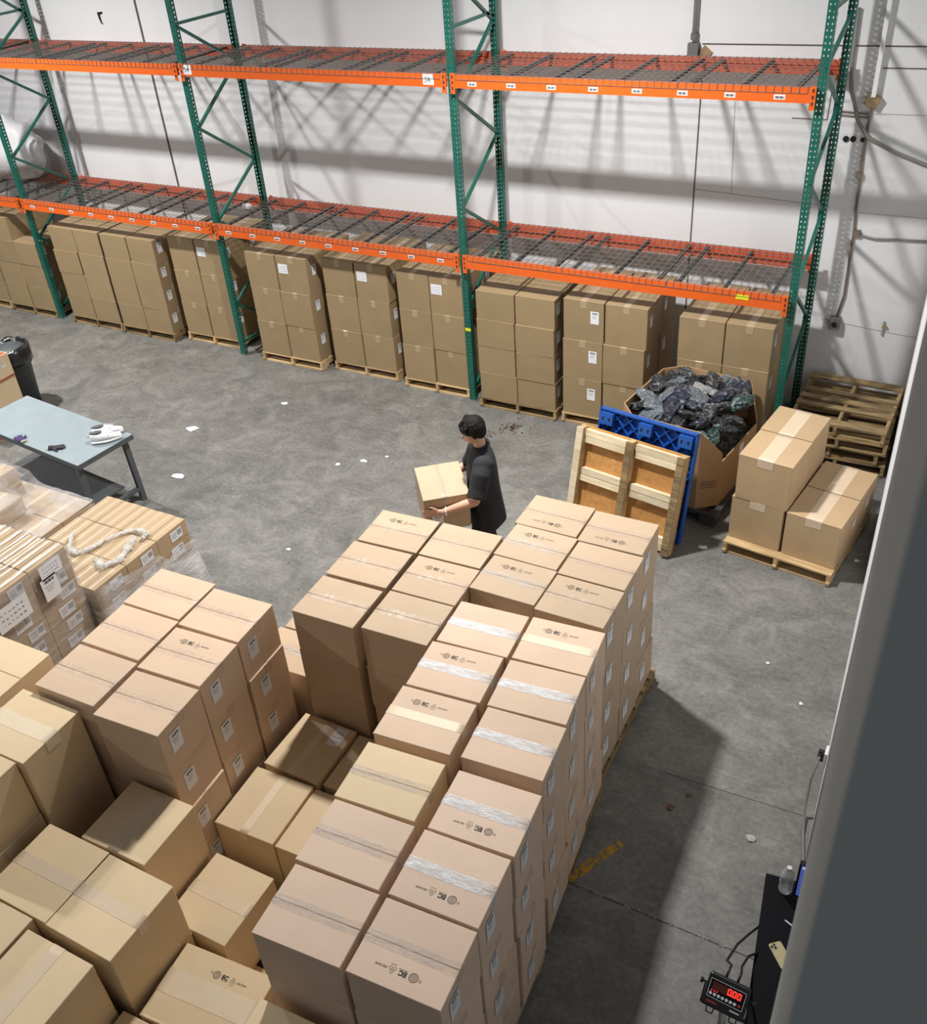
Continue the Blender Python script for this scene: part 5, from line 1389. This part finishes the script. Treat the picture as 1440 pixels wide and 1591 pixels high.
# hair: cap with a heavy fringe and ragged locks
mb = MB()
mb.ball(H(-0.020, 0, 0.042), (0.108, 0.092, 0.102), 'hair', 18, 14, hr)
mb.ball(H(-0.055, 0, -0.005), (0.066, 0.080, 0.090), 'hair', 16, 12, hr)
rr = random.Random(4)
for k in range(110):
    a = rr.uniform(-2.6, 2.6)
    r0 = 0.085
    st = H(-0.015 + r0 * math.cos(a) * 0.9, r0 * math.sin(a) * 0.88, 0.07 + rr.uniform(-.02, .035))
    front = math.cos(a) > 0.3
    L = rr.uniform(0.05, 0.085) if front else rr.uniform(0.05, 0.09)
    en = H(-0.012 + (r0 + 0.026) * math.cos(a) * 0.98, (r0 + 0.012) * math.sin(a) * 0.96, (0.070 if front else 0.03) - L * (0.7 if front else 0.8) + rr.uniform(-.01, .01))
    md_ = (st + en) / 2 + (st + en) * 0 + hr @ Vector((0.016 * math.cos(a), 0.016 * math.sin(a), 0.016))
    mb.tube([st, md_, en], 0, 'hair', 6, True, [0.012, 0.0115, 0.0035])
for k in range(9):
    a = rr.uniform(0, 6.28); q = rr.uniform(0.01, 0.06)
    st = H(-0.02 + q * math.cos(a), q * math.sin(a), 0.118); en = st + hr @ Vector((0.05 * math.cos(a + 1), 0.05 * math.sin(a + 1), 0.002))
    mb.tube([st, (st + en) / 2 + Vector((0, 0, .008)), en], 0, 'hair', 6, True, [0.015, 0.013, 0.004])
link('hair', remeshed(mb, 'hair', 0.005, 1, 0.4), person)
# T-shirt: loose, boxy, sleeves to the elbow
mb = MB()
rr = random.Random(2)
def ellw(cx, z, a, b, n=28, amp=0.0, ph=0): return [(cx + (a + amp * math.sin(5 * 2 * PI * i / n + ph)) * math.cos(2 * PI * i / n), (b + amp * math.sin(4 * 2 * PI * i / n + ph * 1.3)) * math.sin(2 * PI * i / n), z + amp * 0.6 * math.sin(3 * 2 * PI * i / n + ph)) for i in range(n)]
mb.loft([ellw(-0.03, 0.74, 0.168, 0.225, 28, 0.012, 0), ellw(-0.03, 0.82, 0.165, 0.222, 28, 0.011, .5), ellw(-0.025, 0.95, 0.158, 0.215, 28, 0.009, 1.2), ellw(-0.015, 1.1, 0.148, 0.208, 28, 0.006, 2), ellw(-0.005, 1.25, 0.142, 0.205, 28, 0.003, 3), ellw(-0.005, 1.37, 0.13, 0.205, 28), ellw(-0.01, 1.445, 0.105, 0.175, 28), ellw(-0.012, 1.492, 0.082, 0.11, 28), ellw(-0.008, 1.522, 0.066, 0.072, 28)], 'shirt')
for s in (-1, 1):
    sh = Vector((-0.01, s * 0.15, 1.42)); el = Vector((0.078, s * 0.296, 1.165))
    mb.ball((-0.01, s * 0.17, 1.425), (0.096, 0.078, 0.080), 'shirt', 16, 12)
    P_ = [sh, sh.lerp(el, .35) + Vector((0, s * 0.03, 0.02)), sh.lerp(el, .7) + Vector((0, s * 0.012, 0)), el]
    mb.tube(P_, 0, 'shirt', 18, True, [0.088, 0.088, 0.085, 0.088])
link('t_shirt', remeshed(mb, 't_shirt', 0.009, 9, 0.5), person)
e = MB(); e.tube([(0.062 * math.cos(2 * PI * i / 20) - 0.006, 0.068 * math.sin(2 * PI * i / 20), 1.524 - 0.012 * math.cos(2 * PI * i / 20)) for i in range(21)], 0.010, 'pants', 8); e.build('collar', person, True)
# trousers and shoes
mb = MB()
mb.loft([ell(0, 0.80, 0.115, 0.17), ell(0, 0.9, 0.125, 0.178), ell(0, 0.99, 0.12, 0.17)], 'pants')
for s in (-1, 1):
    fx = 0.10 if s > 0 else -0.12
    P_ = [(0.0, s * 0.09, 0.93), (0.02 + fx * 0.3, s * 0.10, 0.62), (0.03 + fx * 0.5, s * 0.10, 0.46), (fx - 0.015, s * 0.10, 0.10)]
    mb.tube(P_, 0, 'pants', 16, True, [0.105, 0.09, 0.082, 0.078])
link('trousers', remeshed(mb, 'trousers', 0.011, 5, 0.5), person)
for s in (-1, 1):
    fx = 0.10 if s > 0 else -0.12
    e = MB(); e.loft([[(fx - 0.09 + 0.27 * u, s * 0.105 + w * math.cos(2 * PI * i / 12), z0 + (zz - z0) * (0.5 + 0.5 * math.sin(2 * PI * i / 12))) for i in range(12)] for u, w, z0, zz in ((0, .03, .004, .07), (.15, .045, .002, .1), (.45, .047, .002, .1), (.75, .052, .002, .065), (1, .028, .004, .045))], 'black'); e.build('shoe', person, True)
e = MB(); wr = Vector((0.352, 0.305, 1.064)); e.tube([wr + Vector((0.0, 0.036 * math.cos(2 * PI * i / 18), 0.036 * math.sin(2 * PI * i / 18))) for i in range(19)], 0.006, 'white', 8); e.build('bracelet', person, True, label='white wristband')

key = 'carried'
bl = 'closed cardboard box carried in both hands by the person'
USED.add(bl)
body_, f0, f1 = box_meshes('box_pink', 0.41, BXD, BXH, 'y')
o = link('cardboard_box', body_, None, bl, cat='box', group=None)
link('flap', f0, o); link('flap', f1, o)
link('packing_tape', tape_mesh('tape_clear', 0.41, BXD, BXH, 'y', 0.075), o)
link('shipping_label', label_mesh('-y', 0.41, BXD, BXH, -0.22, 0.36, 0.1, 0.09, 0), o)
rotm = Matrix.Translation((PX, PY, 0)) @ Matrix.Rotation(PYAW, 4, 'Z') @ Matrix.Translation((0.37, 0.0, 0.84)) @ Matrix.Rotation(R(187), 4, 'Z') @ Matrix.Rotation(R(4), 4, 'X')
o.matrix_world = rotm

# joined leftovers: boxes deep inside each stack that nothing in view shows
def core(nm, lb, lists):
    mb = MB()
    for lst in lists:
        for x, y, z, yw, w, d, h, typ in lst: mb.box((x, y, z + h / 2), (w - .004, d - .004, h - 0.001), typ, Matrix.Rotation(yw, 3, 'Z'))
    if mb.v: mb.build(nm, None, False, lb, kind='stuff')
core('pallet_core', 'pallets hidden below the stacked loads', [v for q, v in HID.items() if q == 'pallets'])
for q, v in HID.items():
    if q.startswith('small:'): core('carton_stack_core', 'hidden ones among the ' + q[6:], [v])
core('box_stack_core', 'boxes hidden inside the stacked loads', [v for q, v in HID.items() if q != 'pallets' and not q.startswith('small:')])
